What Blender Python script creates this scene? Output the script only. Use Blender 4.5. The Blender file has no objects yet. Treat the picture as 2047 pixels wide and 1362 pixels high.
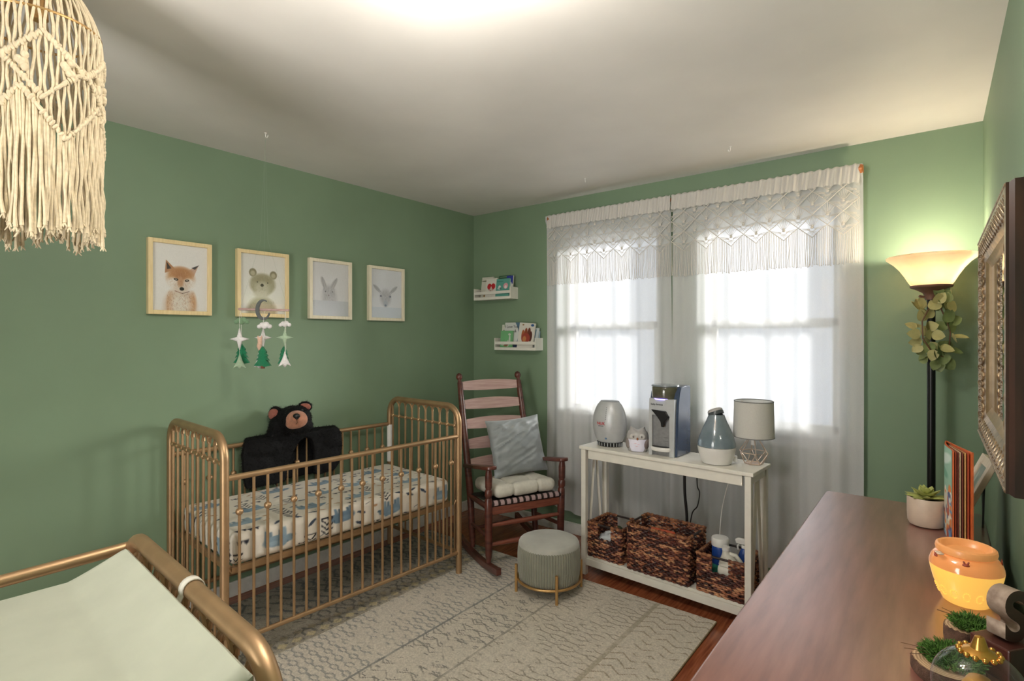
import bpy, bmesh, math, random
import numpy as np
from mathutils import Vector, Matrix, Euler, noise as mnoise

# ------------------------------------------------------------------ camera, world, exposure
SC = bpy.context.scene
COL = SC.collection
R = math.radians
PI = math.pi
random.seed(7)
RNG = np.random.default_rng(11)

cam_d = bpy.data.cameras.new('camera')
cam = bpy.data.objects.new('camera', cam_d)
COL.objects.link(cam)
cam.location = (3.156, -3.471, 1.478)
cam.rotation_euler = (R(90), 0, R(38.22))
cam_d.sensor_fit = 'HORIZONTAL'
cam_d.sensor_width = 36.0
cam_d.lens = 36.0 * 1078.5 / 2047.0
cam_d.shift_x = 0.0
cam_d.shift_y = -(681.0 - 673.9) / 2047.0
cam_d.clip_start = 0.05
SC.camera = cam

world = bpy.data.worlds.new('sky')
SC.world = world
world.use_nodes = True
_bg = world.node_tree.nodes['Background']
_bg.inputs['Color'].default_value = (0.80, 0.88, 1.0, 1)
_bg.inputs['Strength'].default_value = 1.35

vs = SC.view_settings
vs.view_transform = 'Standard'
vs.look = 'None'
vs.gamma = 1.0
vs.use_curve_mapping = False
vs.exposure = 0.58

RW, RD, RH = 3.332, 4.30, 2.527        # room width (x), depth (-y), height

def area_light(name, loc, rot, sx, sy, power, color):
    l = bpy.data.lights.new(name, 'AREA')
    l.shape = 'RECTANGLE'
    l.size, l.size_y = sx, sy
    l.energy = power
    l.color = color
    o = bpy.data.objects.new(name, l)
    COL.objects.link(o)
    o.location = loc
    o.rotation_euler = rot
    return o

# hazy low sun coming through the two windows and the sheer curtains
sun_d = bpy.data.lights.new('hazy_sun', 'SUN')
sun_d.energy = 11.5
sun_d.angle = R(16)
sun_d.color = (1.0, 0.97, 0.92)
sun_o = bpy.data.objects.new('hazy_sun', sun_d)
COL.objects.link(sun_o)
sun_o.location = (4.0, 3.0, 3.0)
sun_o.rotation_euler = Vector((-0.73, -1.10, -0.30)).to_track_quat('-Z', 'Y').to_euler()

# added fill lamp, unseen, shining in through an added doorway behind the camera
area_light('added_fill_light', (1.80, -4.75, 1.15), (R(106), 0, 0), 0.95, 1.9, 44, (1.0, 0.97, 0.93))

# ------------------------------------------------------------------ colours and materials
def s2l(c):
    c = c / 255.0
    return c / 12.92 if c <= 0.04045 else ((c + 0.055) / 1.055) ** 2.4

def rgb(r, g, b):
    return (s2l(r), s2l(g), s2l(b), 1.0)

def _new(name):
    m = bpy.data.materials.new(name)
    m.use_nodes = True
    nt = m.node_tree
    return m, nt, nt.nodes['Principled BSDF']

def _noise(nt, scale, detail=4, coord='Object', stretch=None):
    tc = nt.nodes.new('ShaderNodeTexCoord')
    mp = nt.nodes.new('ShaderNodeMapping')
    if stretch:
        mp.inputs['Scale'].default_value = stretch
    nz = nt.nodes.new('ShaderNodeTexNoise')
    nz.inputs['Scale'].default_value = scale
    nz.inputs['Detail'].default_value = detail
    nt.links.new(tc.outputs[coord], mp.inputs['Vector'])
    nt.links.new(mp.outputs['Vector'], nz.inputs['Vector'])
    return nz

def _ramp(nt, fac, c0, c1, p0=0.35, p1=0.65):
    rp = nt.nodes.new('ShaderNodeValToRGB')
    rp.color_ramp.elements[0].position = p0
    rp.color_ramp.elements[1].position = p1
    rp.color_ramp.elements[0].color = c0
    rp.color_ramp.elements[1].color = c1
    nt.links.new(fac, rp.inputs['Fac'])
    return rp

def _bump(nt, fac, bsdf, strength, dist=0.002):
    b = nt.nodes.new('ShaderNodeBump')
    b.inputs['Strength'].default_value = strength
    b.inputs['Distance'].default_value = dist
    nt.links.new(fac, b.inputs['Height'])
    nt.links.new(b.outputs['Normal'], bsdf.inputs['Normal'])

def mat(name, c, rough=0.5, metal=0.0, vary=0.06, scale=30, bump=0.0, stretch=None, spec=0.5, coat=0.0, sheen=0.0, emit=None, estr=0.0, bscale=None):
    m, nt, b = _new(name)
    c0 = tuple(max(0, v * (1 - vary)) for v in c[:3]) + (1,)
    c1 = tuple(min(1, v * (1 + vary)) for v in c[:3]) + (1,)
    nz = _noise(nt, scale, stretch=stretch)
    rp = _ramp(nt, nz.outputs['Fac'], c0, c1)
    nt.links.new(rp.outputs['Color'], b.inputs['Base Color'])
    b.inputs['Roughness'].default_value = rough
    b.inputs['Metallic'].default_value = metal
    b.inputs['Specular IOR Level'].default_value = spec
    b.inputs['Coat Weight'].default_value = coat
    b.inputs['Sheen Weight'].default_value = sheen
    if bump:
        nb = _noise(nt, bscale or scale * 6, 3, stretch=stretch)
        _bump(nt, nb.outputs['Fac'], b, bump)
    if emit:
        b.inputs['Emission Color'].default_value = emit
        b.inputs['Emission Strength'].default_value = estr
    return m

def mat_vcol(name, rough=0.6, bump=0.0, scale=200, spec=0.3, sheen=0.0):
    m, nt, b = _new(name)
    at = nt.nodes.new('ShaderNodeAttribute')
    at.attribute_name = 'Col'
    nz = _noise(nt, scale, 3)
    mx = nt.nodes.new('ShaderNodeMix')
    mx.data_type = 'RGBA'
    mx.blend_type = 'MULTIPLY'
    mx.inputs['Factor'].default_value = 0.12
    nt.links.new(at.outputs['Color'], mx.inputs['A'])
    nt.links.new(nz.outputs['Fac'], mx.inputs['B'])
    nt.links.new(mx.outputs['Result'], b.inputs['Base Color'])
    b.inputs['Roughness'].default_value = rough
    b.inputs['Specular IOR Level'].default_value = spec
    b.inputs['Sheen Weight'].default_value = sheen
    if bump:
        _bump(nt, nz.outputs['Fac'], b, bump, 0.004)
    return m

def mat_wood(name, c0, c1, rough=0.4, scale=6, stretch=(1, 12, 12), coat=0.0, bump=0.05):
    m, nt, b = _new(name)
    nz = _noise(nt, scale, 8, stretch=stretch)
    rp = _ramp(nt, nz.outputs['Fac'], c0, c1, 0.3, 0.7)
    nt.links.new(rp.outputs['Color'], b.inputs['Base Color'])
    b.inputs['Roughness'].default_value = rough
    b.inputs['Coat Weight'].default_value = coat
    b.inputs['Coat Roughness'].default_value = 0.2
    if bump:
        _bump(nt, nz.outputs['Fac'], b, bump, 0.001)
    return m

def mat_cloth_translucent(name, c, t, amount=0.5, weave=900, clear=0.0):
    """thin cloth: part of the light is scattered through it, part slips between the threads"""
    m, nt, b = _new(name)
    out = nt.nodes['Material Output']
    nz = _noise(nt, weave, 2, stretch=(1, 1, 0.25))
    rp = _ramp(nt, nz.outputs['Fac'], tuple(v * 0.9 for v in c[:3]) + (1,), c, 0.3, 0.7)
    nz2 = _noise(nt, weave, 2, stretch=(0.25, 1, 1))
    rp2 = _ramp(nt, nz2.outputs['Fac'], tuple(v * 0.8 for v in t[:3]) + (1,), t, 0.3, 0.7)
    d = nt.nodes.new('ShaderNodeBsdfDiffuse')
    tr = nt.nodes.new('ShaderNodeBsdfTranslucent')
    mx = nt.nodes.new('ShaderNodeMixShader')
    mx.inputs['Fac'].default_value = amount
    nt.links.new(rp.outputs['Color'], d.inputs['Color'])
    nt.links.new(rp2.outputs['Color'], tr.inputs['Color'])
    nt.links.new(d.outputs['BSDF'], mx.inputs[1])
    nt.links.new(tr.outputs['BSDF'], mx.inputs[2])
    last = mx
    if clear:
        tp = nt.nodes.new('ShaderNodeBsdfTransparent')
        m2 = nt.nodes.new('ShaderNodeMixShader')
        m2.inputs['Fac'].default_value = clear
        nt.links.new(mx.outputs['Shader'], m2.inputs[1])
        nt.links.new(tp.outputs['BSDF'], m2.inputs[2])
        last = m2
    nt.links.new(last.outputs['Shader'], out.inputs['Surface'])
    nt.nodes.remove(b)
    return m

def mat_pane(name, tint=(1, 1, 1, 1), refl=0.08, rough=0.02):
    """clear pane: passes light straight through, reflects at grazing angles"""
    m, nt, b = _new(name)
    out = nt.nodes['Material Output']
    t = nt.nodes.new('ShaderNodeBsdfTransparent')
    t.inputs['Color'].default_value = tint
    g = nt.nodes.new('ShaderNodeBsdfGlossy')
    g.inputs['Roughness'].default_value = rough
    lw = nt.nodes.new('ShaderNodeLayerWeight')
    lw.inputs['Blend'].default_value = 0.5
    pw = nt.nodes.new('ShaderNodeMath')
    pw.operation = 'POWER'
    pw.inputs[1].default_value = 4.0
    nt.links.new(lw.outputs['Facing'], pw.inputs[0])
    sc_ = nt.nodes.new('ShaderNodeMath')
    sc_.operation = 'MULTIPLY_ADD'
    sc_.inputs[1].default_value = 0.7
    sc_.inputs[2].default_value = refl * 0.4
    nt.links.new(pw.outputs['Value'], sc_.inputs[0])
    nz = _noise(nt, 3, 2)
    mul = nt.nodes.new('ShaderNodeMath')
    mul.operation = 'MULTIPLY_ADD'
    mul.inputs[1].default_value = 0.02
    nt.links.new(nz.outputs['Fac'], mul.inputs[0])
    nt.links.new(sc_.outputs['Value'], mul.inputs[2])
    mx = nt.nodes.new('ShaderNodeMixShader')
    nt.links.new(mul.outputs['Value'], mx.inputs['Fac'])
    nt.links.new(t.outputs['BSDF'], mx.inputs[1])
    nt.links.new(g.outputs['BSDF'], mx.inputs[2])
    nt.links.new(mx.outputs['Shader'], out.inputs['Surface'])
    nt.nodes.remove(b)
    return m

# ------------------------------------------------------------------ mesh building
class MB:
    def __init__(self):
        self.v, self.f, self.m, self.c = [], [], [], []
        self.T = None
        self.mi = 0
        self.col = None

    def add(self, vs_, fs_, mi=None, col=None):
        n = len(self.v)
        if self.T is not None:
            vs_ = [tuple(self.T @ Vector(p)) for p in vs_]
        self.v.extend([tuple(p) for p in vs_])
        self.f.extend([tuple(i + n for i in q) for q in fs_])
        self.m.extend([self.mi if mi is None else mi] * len(fs_))
        cc = col if col is not None else self.col
        if cc is not None or self.c:
            if len(self.c) < n:
                self.c.extend([(1, 1, 1, 1)] * (n - len(self.c)))
            if cc is None:
                self.c.extend([(1, 1, 1, 1)] * len(vs_))
            elif isinstance(cc, list):
                self.c.extend(cc)
            else:
                self.c.extend([cc] * len(vs_))
        return n

    def box(self, c, s, rot=None, mi=None):
        x, y, z = s[0] / 2, s[1] / 2, s[2] / 2
        p = [(-x, -y, -z), (x, -y, -z), (x, y, -z), (-x, y, -z), (-x, -y, z), (x, -y, z), (x, y, z), (-x, y, z)]
        M = Matrix.Translation(c) @ (Euler(rot).to_matrix().to_4x4() if rot else Matrix())
        self.add([tuple(M @ Vector(q)) for q in p], [(0, 3, 2, 1), (4, 5, 6, 7), (0, 1, 5, 4), (1, 2, 6, 5), (2, 3, 7, 6), (3, 0, 4, 7)], mi)
        return self

    def bb(self, a, b, mi=None):
        return self.box([(a[i] + b[i]) / 2 for i in range(3)], [abs(b[i] - a[i]) for i in range(3)], None, mi)

    def tube(self, pts, r, n=10, closed=False, caps=True, mi=None, up=None, flat=1.0, col=None):
        pts = [Vector(p) for p in pts]
        k = len(pts)
        rs = r if isinstance(r, (list, tuple)) else [r] * k
        vs_, fs_ = [], []
        u = None
        for i in range(k):
            if closed:
                t = pts[(i + 1) % k] - pts[i - 1]
            else:
                t = pts[min(i + 1, k - 1)] - pts[max(i - 1, 0)]
            if t.length < 1e-9:
                t = Vector((0, 0, 1))
            t.normalize()
            if u is None:
                a = Vector(up) if up else (Vector((0, 0, 1)) if abs(t.z) < 0.9 else Vector((1, 0, 0)))
                u = (a - t * a.dot(t)).normalized()
            else:
                u = u - t * u.dot(t)
                if u.length < 1e-6:
                    u = t.orthogonal()
                u.normalize()
            w = t.cross(u)
            for j in range(n):
                an = 2 * PI * j / n
                vs_.append(tuple(pts[i] + u * (math.cos(an) * rs[i]) + w * (math.sin(an) * rs[i] * flat)))
        m_ = k if closed else k - 1
        for i in range(m_):
            for j in range(n):
                a = i * n + j
                b = i * n + (j + 1) % n
                c = ((i + 1) % k) * n + (j + 1) % n
                d = ((i + 1) % k) * n + j
                fs_.append((a, b, c, d))
        if caps and not closed:
            fs_.append(tuple(range(n))[::-1])
            fs_.append(tuple((k - 1) * n + j for j in range(n)))
        self.add(vs_, fs_, mi, col)
        return self

    def cyl(self, a, b, r0, r1=None, n=20, mi=None, col=None):
        r1 = r0 if r1 is None else r1
        return self.tube([a, b], [r0, r1], n, mi=mi, col=col)

    def lathe(self, prof, n=32, c=(0, 0, 0), mi=None, rib=None, close_top=True, close_bot=True, sx=1, sy=1, M=None):
        vs_, fs_ = [], []
        k = len(prof)
        for i, (r, z) in enumerate(prof):
            for j in range(n):
                an = 2 * PI * j / n
                rr = r * (1 + (rib(i, an) if rib else 0))
                p = Vector((rr * math.cos(an) * sx, rr * math.sin(an) * sy, z))
                if M is not None:
                    p = M @ p
                vs_.append((p.x + c[0], p.y + c[1], p.z + c[2]))
        for i in range(k - 1):
            for j in range(n):
                a = i * n + j
                b = i * n + (j + 1) % n
                fs_.append((a, b, b + n, a + n))
        if close_bot:
            fs_.append(tuple(range(n))[::-1])
        if close_top:
            fs_.append(tuple((k - 1) * n + j for j in range(n)))
        self.add(vs_, fs_, mi)
        return self

    def ball(self, c, r, seg=14, rings=8, M=None, mi=None, col=None):
        if not isinstance(r, (list, tuple)):
            r = (r, r, r)
        vs_, fs_ = [], []
        for i in range(1, rings):
            th = PI * i / rings
            for j in range(seg):
                ph = 2 * PI * j / seg
                p = Vector((r[0] * math.sin(th) * math.cos(ph), r[1] * math.sin(th) * math.sin(ph), r[2] * math.cos(th)))
                if M is not None:
                    p = M @ p
                vs_.append((p.x + c[0], p.y + c[1], p.z + c[2]))
        t = Vector((0, 0, r[2]))
        b = Vector((0, 0, -r[2]))
        if M is not None:
            t, b = M @ t, M @ b
        vs_.append(tuple(t + Vector(c)))
        vs_.append(tuple(b + Vector(c)))
        T, B = len(vs_) - 2, len(vs_) - 1
        for i in range(rings - 2):
            for j in range(seg):
                a = i * seg + j
                d = i * seg + (j + 1) % seg
                fs_.append((a, a + seg, d + seg, d))
        for j in range(seg):
            fs_.append((T, j, (j + 1) % seg))
            q = (rings - 2) * seg
            fs_.append((B, q + (j + 1) % seg, q + j))
        self.add(vs_, fs_, mi, col)
        return self

    def prism(self, poly, z0, z1, M=None, mi=None, bulge=0.0):
        """extrude a 2-D outline from z0 to z1; bulge pads the faces like stuffed felt"""
        n = len(poly)
        cx = sum(p[0] for p in poly) / n
        cy = sum(p[1] for p in poly) / n
        vs_ = [(p[0], p[1], z0) for p in poly] + [(p[0], p[1], z1) for p in poly]
        fs_ = [(i, (i + 1) % n, n + (i + 1) % n, n + i) for i in range(n)]
        if bulge:
            vs_ += [(cx + (p[0] - cx) * 0.6, cy + (p[1] - cy) * 0.6, z0 - bulge * 0.8) for p in poly]
            vs_ += [(cx + (p[0] - cx) * 0.6, cy + (p[1] - cy) * 0.6, z1 + bulge * 0.8) for p in poly]
            vs_ += [(cx, cy, z0 - bulge), (cx, cy, z1 + bulge)]
            for i in range(n):
                j = (i + 1) % n
                fs_ += [(j, i, 2 * n + i, 2 * n + j), (n + i, n + j, 3 * n + j, 3 * n + i), (2 * n + j, 2 * n + i, 4 * n), (3 * n + i, 3 * n + j, 4 * n + 1)]
        else:
            fs_ += [tuple(range(n))[::-1], tuple(range(n, 2 * n))]
        if M is not None:
            vs_ = [tuple(M @ Vector(p)) for p in vs_]
        self.add(vs_, fs_, mi)
        return self

    def grid(self, nu, nv, fn, cfn=None, mi=None, wrap=False):
        vs_ = []
        cs = [] if cfn is not None else None
        for j in range(nv):
            for i in range(nu):
                vs_.append(fn(i / (nu - 1), j / (nv - 1)))
                if cs is not None:
                    cs.append(cfn(i / (nu - 1), j / (nv - 1)))
        fs_ = [(j * nu + i, j * nu + i + 1, (j + 1) * nu + i + 1, (j + 1) * nu + i) for j in range(nv - 1) for i in range(nu - 1)]
        self.add(vs_, fs_, mi, cs)
        return self

    def build(self, name, mats, parent=None, loc=(0, 0, 0), rot=(0, 0, 0), smooth=True, bevel=0.0, angle=40, seg=2, weld=0.0):
        me = bpy.data.meshes.new(name)
        me.from_pydata(self.v, [], self.f)
        ms = mats if isinstance(mats, (list, tuple)) else [mats]
        for q in ms:
            me.materials.append(q)
        if len(ms) > 1:
            me.polygons.foreach_set('material_index', self.m)
        if self.c:
            if len(self.c) < len(self.v):
                self.c.extend([(1, 1, 1, 1)] * (len(self.v) - len(self.c)))
            ca = me.color_attributes.new('Col', 'FLOAT_COLOR', 'POINT')
            ca.data.foreach_set('color', np.array(self.c, dtype=np.float32).ravel())
        if smooth:
            bm = bmesh.new()
            bm.from_mesh(me)
            if weld:
                bmesh.ops.remove_doubles(bm, verts=bm.verts, dist=weld)
            bmesh.ops.recalc_face_normals(bm, faces=bm.faces)
            lim = R(angle)
            for f in bm.faces:
                f.smooth = True
            for e in bm.edges:
                if len(e.link_faces) == 2 and e.calc_face_angle(0) > lim:
                    e.smooth = False
            bm.to_mesh(me)
            bm.free()
        me.update()
        o = bpy.data.objects.new(name, me)
        COL.objects.link(o)
        if parent is not None:
            o.parent = parent
        o.location = loc
        o.rotation_euler = rot
        if bevel:
            bv = o.modifiers.new('bevel', 'BEVEL')
            bv.width = bevel
            bv.segments = seg
            bv.limit_method = 'ANGLE'
            bv.angle_limit = R(35)
            bv.harden_normals = False
        return o

def tag(o, label=None, cat=None, group=None, kind=None):
    if label: o['label'] = label
    if cat: o['category'] = cat
    if group: o['group'] = group
    if kind: o['kind'] = kind
    return o

def thing(name, label, cat, loc=(0, 0, 0), rz=0.0, group=None):
    o = bpy.data.objects.new(name, None)
    o.empty_display_size = 0.05
    COL.objects.link(o)
    o.location = loc
    o.rotation_euler = (0, 0, rz)
    return tag(o, label, cat, group)

def copy_tree(o, parent=None):
    c = o.copy()
    COL.objects.link(c)
    if parent is not None:
        c.parent = parent
    for ch in [q for q in bpy.data.objects if q.parent == o]:
        copy_tree(ch, c)
    return c

def struct(o):
    o['kind'] = 'structure'
    return o

def text_mesh(name, s, size, m, parent, loc, rot, depth=0.0006, align='CENTER'):
    cu = bpy.data.curves.new(name, 'FONT')
    cu.body = s
    cu.size = size
    cu.extrude = depth
    cu.align_x = align
    cu.align_y = 'CENTER'
    tmp = bpy.data.objects.new(name + '_tmp', cu)
    COL.objects.link(tmp)
    bpy.context.view_layer.update()
    me = bpy.data.meshes.new_from_object(tmp.evaluated_get(bpy.context.evaluated_depsgraph_get()))
    bpy.data.objects.remove(tmp)
    me.name = name
    me.materials.clear()
    me.materials.append(m)
    o = bpy.data.objects.new(name, me)
    COL.objects.link(o)
    o.parent = parent
    o.location = loc
    o.rotation_euler = rot
    return o

def arc(c, r, a0, a1, n, ax='xz'):
    out = []
    for i in range(n + 1):
        a = a0 + (a1 - a0) * i / n
        u, w = r * math.cos(a), r * math.sin(a)
        out.append((c[0] + u, c[1], c[2] + w) if ax == 'xz' else ((c[0], c[1] + u, c[2] + w) if ax == 'yz' else (c[0] + u, c[1] + w, c[2])))
    return out

# ------------------------------------------------------------------ painting of printed things (vertex colours of flat prints)
class Canvas:
    def __init__(self, w, h, bg):
        self.w, self.h = w, h
        self.a = np.zeros((h, w, 3), np.float32)
        self.a[:] = bg
        self.u, self.v = np.meshgrid((np.arange(w) + 0.5) / w, (np.arange(h) + 0.5) / h)
        self.asp = w / h

    def put(self, mask, c, al=1.0):
        m = (np.clip(mask, 0, 1) * al)[..., None]
        self.a = self.a * (1 - m) + np.array(c, np.float32) * m

    def ell(self, cx, cy, rx, ry, c, soft=0.15, ang=0.0, al=1.0):
        du, dv = (self.u - cx) * self.asp, self.v - cy
        ca, sa = math.cos(ang), math.sin(ang)
        x, y = du * ca + dv * sa, -du * sa + dv * ca
        d = np.sqrt((x / (rx * self.asp)) ** 2 + (y / ry) ** 2)
        self.put((1 - d) / max(soft, 1e-3) + 0.5, c, al)

    def poly(self, pts, c, al=1.0, soft=0.006):
        d = np.full(self.u.shape, 1e9, np.float32)
        inside = np.zeros(self.u.shape, bool)
        n = len(pts)
        X, Y = self.u * self.asp, self.v
        P = [(p[0] * self.asp, p[1]) for p in pts]
        for i in range(n):
            (x0, y0), (x1, y1) = P[i], P[(i + 1) % n]
            ex, ey = x1 - x0, y1 - y0
            t = np.clip(((X - x0) * ex + (Y - y0) * ey) / (ex * ex + ey * ey + 1e-12), 0, 1)
            d = np.minimum(d, np.hypot(X - x0 - t * ex, Y - y0 - t * ey))
            cr = ((y0 > Y) != (y1 > Y)) & (X < ex * (Y - y0) / (ey if abs(ey) > 1e-9 else 1e-9) + x0)
            inside ^= cr
        self.put(np.where(inside, d, -d) / soft + 0.5, c, al)

    def line(self, p, q, w, c, al=1.0):
        X, Y = self.u * self.asp, self.v
        x0, y0, x1, y1 = p[0] * self.asp, p[1], q[0] * self.asp, q[1]
        ex, ey = x1 - x0, y1 - y0
        t = np.clip(((X - x0) * ex + (Y - y0) * ey) / (ex * ex + ey * ey + 1e-12), 0, 1)
        d = np.hypot(X - x0 - t * ex, Y - y0 - t * ey)
        self.put((w - d) / (w * 0.5) + 0.5, c, al)

    def grain(self, amt):
        n = RNG.random((self.h, self.w, 1)).astype(np.float32)
        self.a = np.clip(self.a * (1 + amt * (n - 0.5)), 0, 255)

    def lin(self):
        a = np.clip(self.a, 0, 255) / 255.0
        l = np.where(a <= 0.04045, a / 12.92, ((a + 0.055) / 1.055) ** 2.4)
        return np.concatenate([l, np.ones((self.h, self.w, 1))], -1)

    def panel(self, name, fn, m, parent=None):
        """one quad per pixel, coloured per pixel; fn(u, v) gives the place of the print on its carrier"""
        w, h = self.w, self.h
        vs_ = [fn(i / w, j / h) for j in range(h + 1) for i in range(w + 1)]
        fs_ = [(j * (w + 1) + i, j * (w + 1) + i + 1, (j + 1) * (w + 1) + i + 1, (j + 1) * (w + 1) + i) for j in range(h) for i in range(w)]
        me = bpy.data.meshes.new(name)
        me.from_pydata(vs_, [], fs_)
        me.materials.append(m)
        ca = me.color_attributes.new('Col', 'FLOAT_COLOR', 'CORNER')
        ca.data.foreach_set('color', np.repeat(self.lin().reshape(-1, 4), 4, axis=0).astype(np.float32).ravel())
        o = bpy.data.objects.new(name, me)
        COL.objects.link(o)
        if parent is not None:
            o.parent = parent
        return o

def rbox(mb, size, r, step, cfn=None, bump=None, c=(0, 0, 0)):
    """rounded box made of fine grids; cfn(face, p) colours it, bump(p, n) moves it"""
    hx, hy, hz = size[0] / 2, size[1] / 2, size[2] / 2
    for fi, (ax, sg) in enumerate([(2, 1), (2, -1), (0, 1), (0, -1), (1, 1), (1, -1)]):
        o1, o2 = [(1, 2), (2, 0), (0, 1)][ax]
        h = (hx, hy, hz)
        n1 = max(2, int(2 * h[o1] / step)) + 1
        n2 = max(2, int(2 * h[o2] / step)) + 1
        vs_, cs = [], []
        for j in range(n2):
            for i in range(n1):
                p = [0, 0, 0]
                p[ax] = sg * h[ax]
                p[o1] = -h[o1] + 2 * h[o1] * i / (n1 - 1)
                p[o2] = -h[o2] + 2 * h[o2] * j / (n2 - 1)
                q = Vector([max(-h[k] + r, min(h[k] - r, p[k])) for k in range(3)])
                nn = Vector(p) - q
                nn = nn.normalized() if nn.length > 1e-9 else Vector([sg if k == ax else 0 for k in range(3)])
                e = q + nn * r
                if cfn is not None:
                    cs.append(cfn(fi, tuple(p)))
                if bump is not None:
                    e = e + nn * bump(e, nn)
                vs_.append((e.x + c[0], e.y + c[1], e.z + c[2]))
        fs_ = [(j * n1 + i, j * n1 + i + 1, (j + 1) * n1 + i + 1, (j + 1) * n1 + i) for j in range(n2 - 1) for i in range(n1 - 1)]
        if sg < 0:
            fs_ = [q[::-1] for q in fs_]
        mb.add(vs_, fs_, None, cs if cfn is not None else None)

# ------------------------------------------------------------------ materials
M_ = {}
def wall_paint(name, c):
    m, nt, b = _new(name)
    nz = _noise(nt, 1.6, 5)
    rp = _ramp(nt, nz.outputs['Fac'], tuple(v * 0.93 for v in c[:3]) + (1,), tuple(v * 1.07 for v in c[:3]) + (1,), 0.3, 0.7)
    nt.links.new(rp.outputs['Color'], b.inputs['Base Color'])
    b.inputs['Roughness'].default_value = 0.55
    b.inputs['Specular IOR Level'].default_value = 0.35
    nb = _noise(nt, 160, 3)
    _bump(nt, nb.outputs['Fac'], b, 0.12, 0.001)
    return m
M_['wall'] = wall_paint('green wall paint', (0.192, 0.274, 0.176, 1))
M_['ceiling'] = wall_paint('ceiling paint', (0.72, 0.69, 0.65, 1))
M_['trim'] = mat('white trim paint', rgb(222, 222, 216), 0.4)
M_['floor'] = mat_wood('hardwood', rgb(120, 58, 36), rgb(168, 98, 62), 0.25, 5, (14, 1, 1), 0.3)
M_['gold'] = mat('brushed gold metal', rgb(178, 146, 110), 0.42, 0.72, 0.08, 14, 0.03)
M_['brass'] = mat('pale brass', rgb(205, 165, 110), 0.35, 0.8)
M_['chairwood'] = mat_wood('mahogany stain', rgb(66, 32, 26), rgb(104, 56, 45), 0.35, 9, (1, 1, 6), 0.25)
M_['railwood'] = mat_wood('warm mahogany', rgb(112, 60, 46), rgb(142, 82, 64), 0.35, 8, (8, 1.2, 12), 0.3)
M_['slatwood'] = mat_wood('mahogany slat with painted sheen', rgb(176, 144, 138), rgb(198, 168, 162), 0.33, 6, (10, 1.2, 16), 0.3)  # window sheen on the slats is put into this paler wood colour
M_['rush'] = mat('dark woven rush', rgb(38, 24, 22), 0.6, 0, 0.25, 60, 0.3)
M_['rushlight'] = mat('pale woven strap', rgb(176, 150, 150), 0.45, 0, 0.1, 60)
M_['white'] = mat('white paint', rgb(226, 222, 212), 0.42, 0, 0.03, 20)
M_['whiteplastic'] = mat('white plastic', rgb(228, 226, 222), 0.3, 0, 0.02, 20)
M_['greyplastic'] = mat('silver grey plastic', rgb(186, 188, 190), 0.35, 0.15, 0.03, 30)
M_['black'] = mat('black plastic', rgb(18, 18, 20), 0.35, 0, 0.1, 30)
M_['blackmetal'] = mat('black enamel', rgb(14, 13, 13), 0.35, 0.2, 0.1, 30)
M_['cotton'] = mat('cotton cord', rgb(208, 192, 162), 0.85, 0, 0.1, 90, 0.25, sheen=0.2)
M_['lace'] = mat('cotton lace', rgb(214, 208, 200), 0.85, 0, 0.05, 90, 0.2)
M_['curtain'] = mat_cloth_translucent('sheer white curtain', (0.72, 0.72, 0.72, 1), (0.80, 0.82, 0.85, 1), 0.17, clear=0.15)
M_['header'] = mat_cloth_translucent('white valance cloth', (0.72, 0.69, 0.65, 1), (0.6, 0.6, 0.6, 1), 0.15)
M_['copper'] = mat('copper wood', rgb(176, 110, 64), 0.35, 0.3)
M_['pane'] = mat_pane('clear glass pane', (1, 1, 1, 1), 0.08)
M_['framegold'] = mat_wood('pale gold wood', rgb(222, 199, 148), rgb(233, 212, 164), 0.4, 14, (8, 8, 1), 0.1)
M_['framepale'] = mat_wood('pale wood with painted reflection', rgb(222, 212, 184), rgb(234, 226, 204), 0.4, 14, (8, 8, 1), 0.1)  # reflection that whitens the two right frames is put into the colour
M_['frameback'] = mat_wood('golden oak edge', rgb(150, 104, 56), rgb(186, 140, 84), 0.4, 9, (1, 8, 8), 0.1)
M_['print'] = mat_vcol('printed paper', 0.6)
M_['cloth_print'] = mat_vcol('printed cotton', 0.85, 0.15, 300, 0.2, 0.1)
M_['rug'] = mat_vcol('woven rug pile', 0.95, 0.6, 260, 0.1, 0.2)
M_['basket'] = mat_vcol('woven seagrass', 0.5, 0.3, 160, 0.4)
M_['fur'] = mat('black plush fur', rgb(12, 12, 14), 0.75, 0, 0.3, 60, 0.3, spec=0.25)
M_['muzzle'] = mat('tan plush', rgb(178, 122, 96), 0.9, 0, 0.14, 40, 0.35, sheen=0.3)
M_['earpink'] = mat('dusty pink plush', rgb(160, 98, 84), 0.9, 0, 0.12, 60, 0.3, sheen=0.2)
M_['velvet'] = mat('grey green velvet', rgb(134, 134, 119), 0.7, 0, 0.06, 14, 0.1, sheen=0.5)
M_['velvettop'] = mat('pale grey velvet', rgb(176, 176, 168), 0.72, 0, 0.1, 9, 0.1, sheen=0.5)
M_['satin'] = mat('grey satin', rgb(142, 148, 150), 0.42, 0, 0.05, 8, 0.05, sheen=0.3)
M_['linen'] = mat('pale linen', rgb(206, 202, 190), 0.8, 0, 0.04, 60, 0.15)
M_['sage'] = mat('pale sage cotton', rgb(172, 175, 158), 0.9, 0, 0.04, 10, 0.12, sheen=0.1)
M_['dresser'] = mat_wood('dark cherry veneer', rgb(116, 72, 61), rgb(142, 94, 81), 0.28, 5, (9, 1, 1), 1.0, 0.02)
M_['dresserdark'] = mat_wood('dark cherry edge', rgb(58, 28, 24), rgb(88, 46, 38), 0.3, 6, (9, 1, 1), 0.3)
M_['leaf'] = mat('eucalyptus leaf', rgb(122, 134, 82), 0.5, 0, 0.3, 16, 0.05)
M_['leafpale'] = mat('pale eucalyptus leaf', rgb(186, 178, 122), 0.5, 0, 0.15, 16, 0.05)
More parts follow.
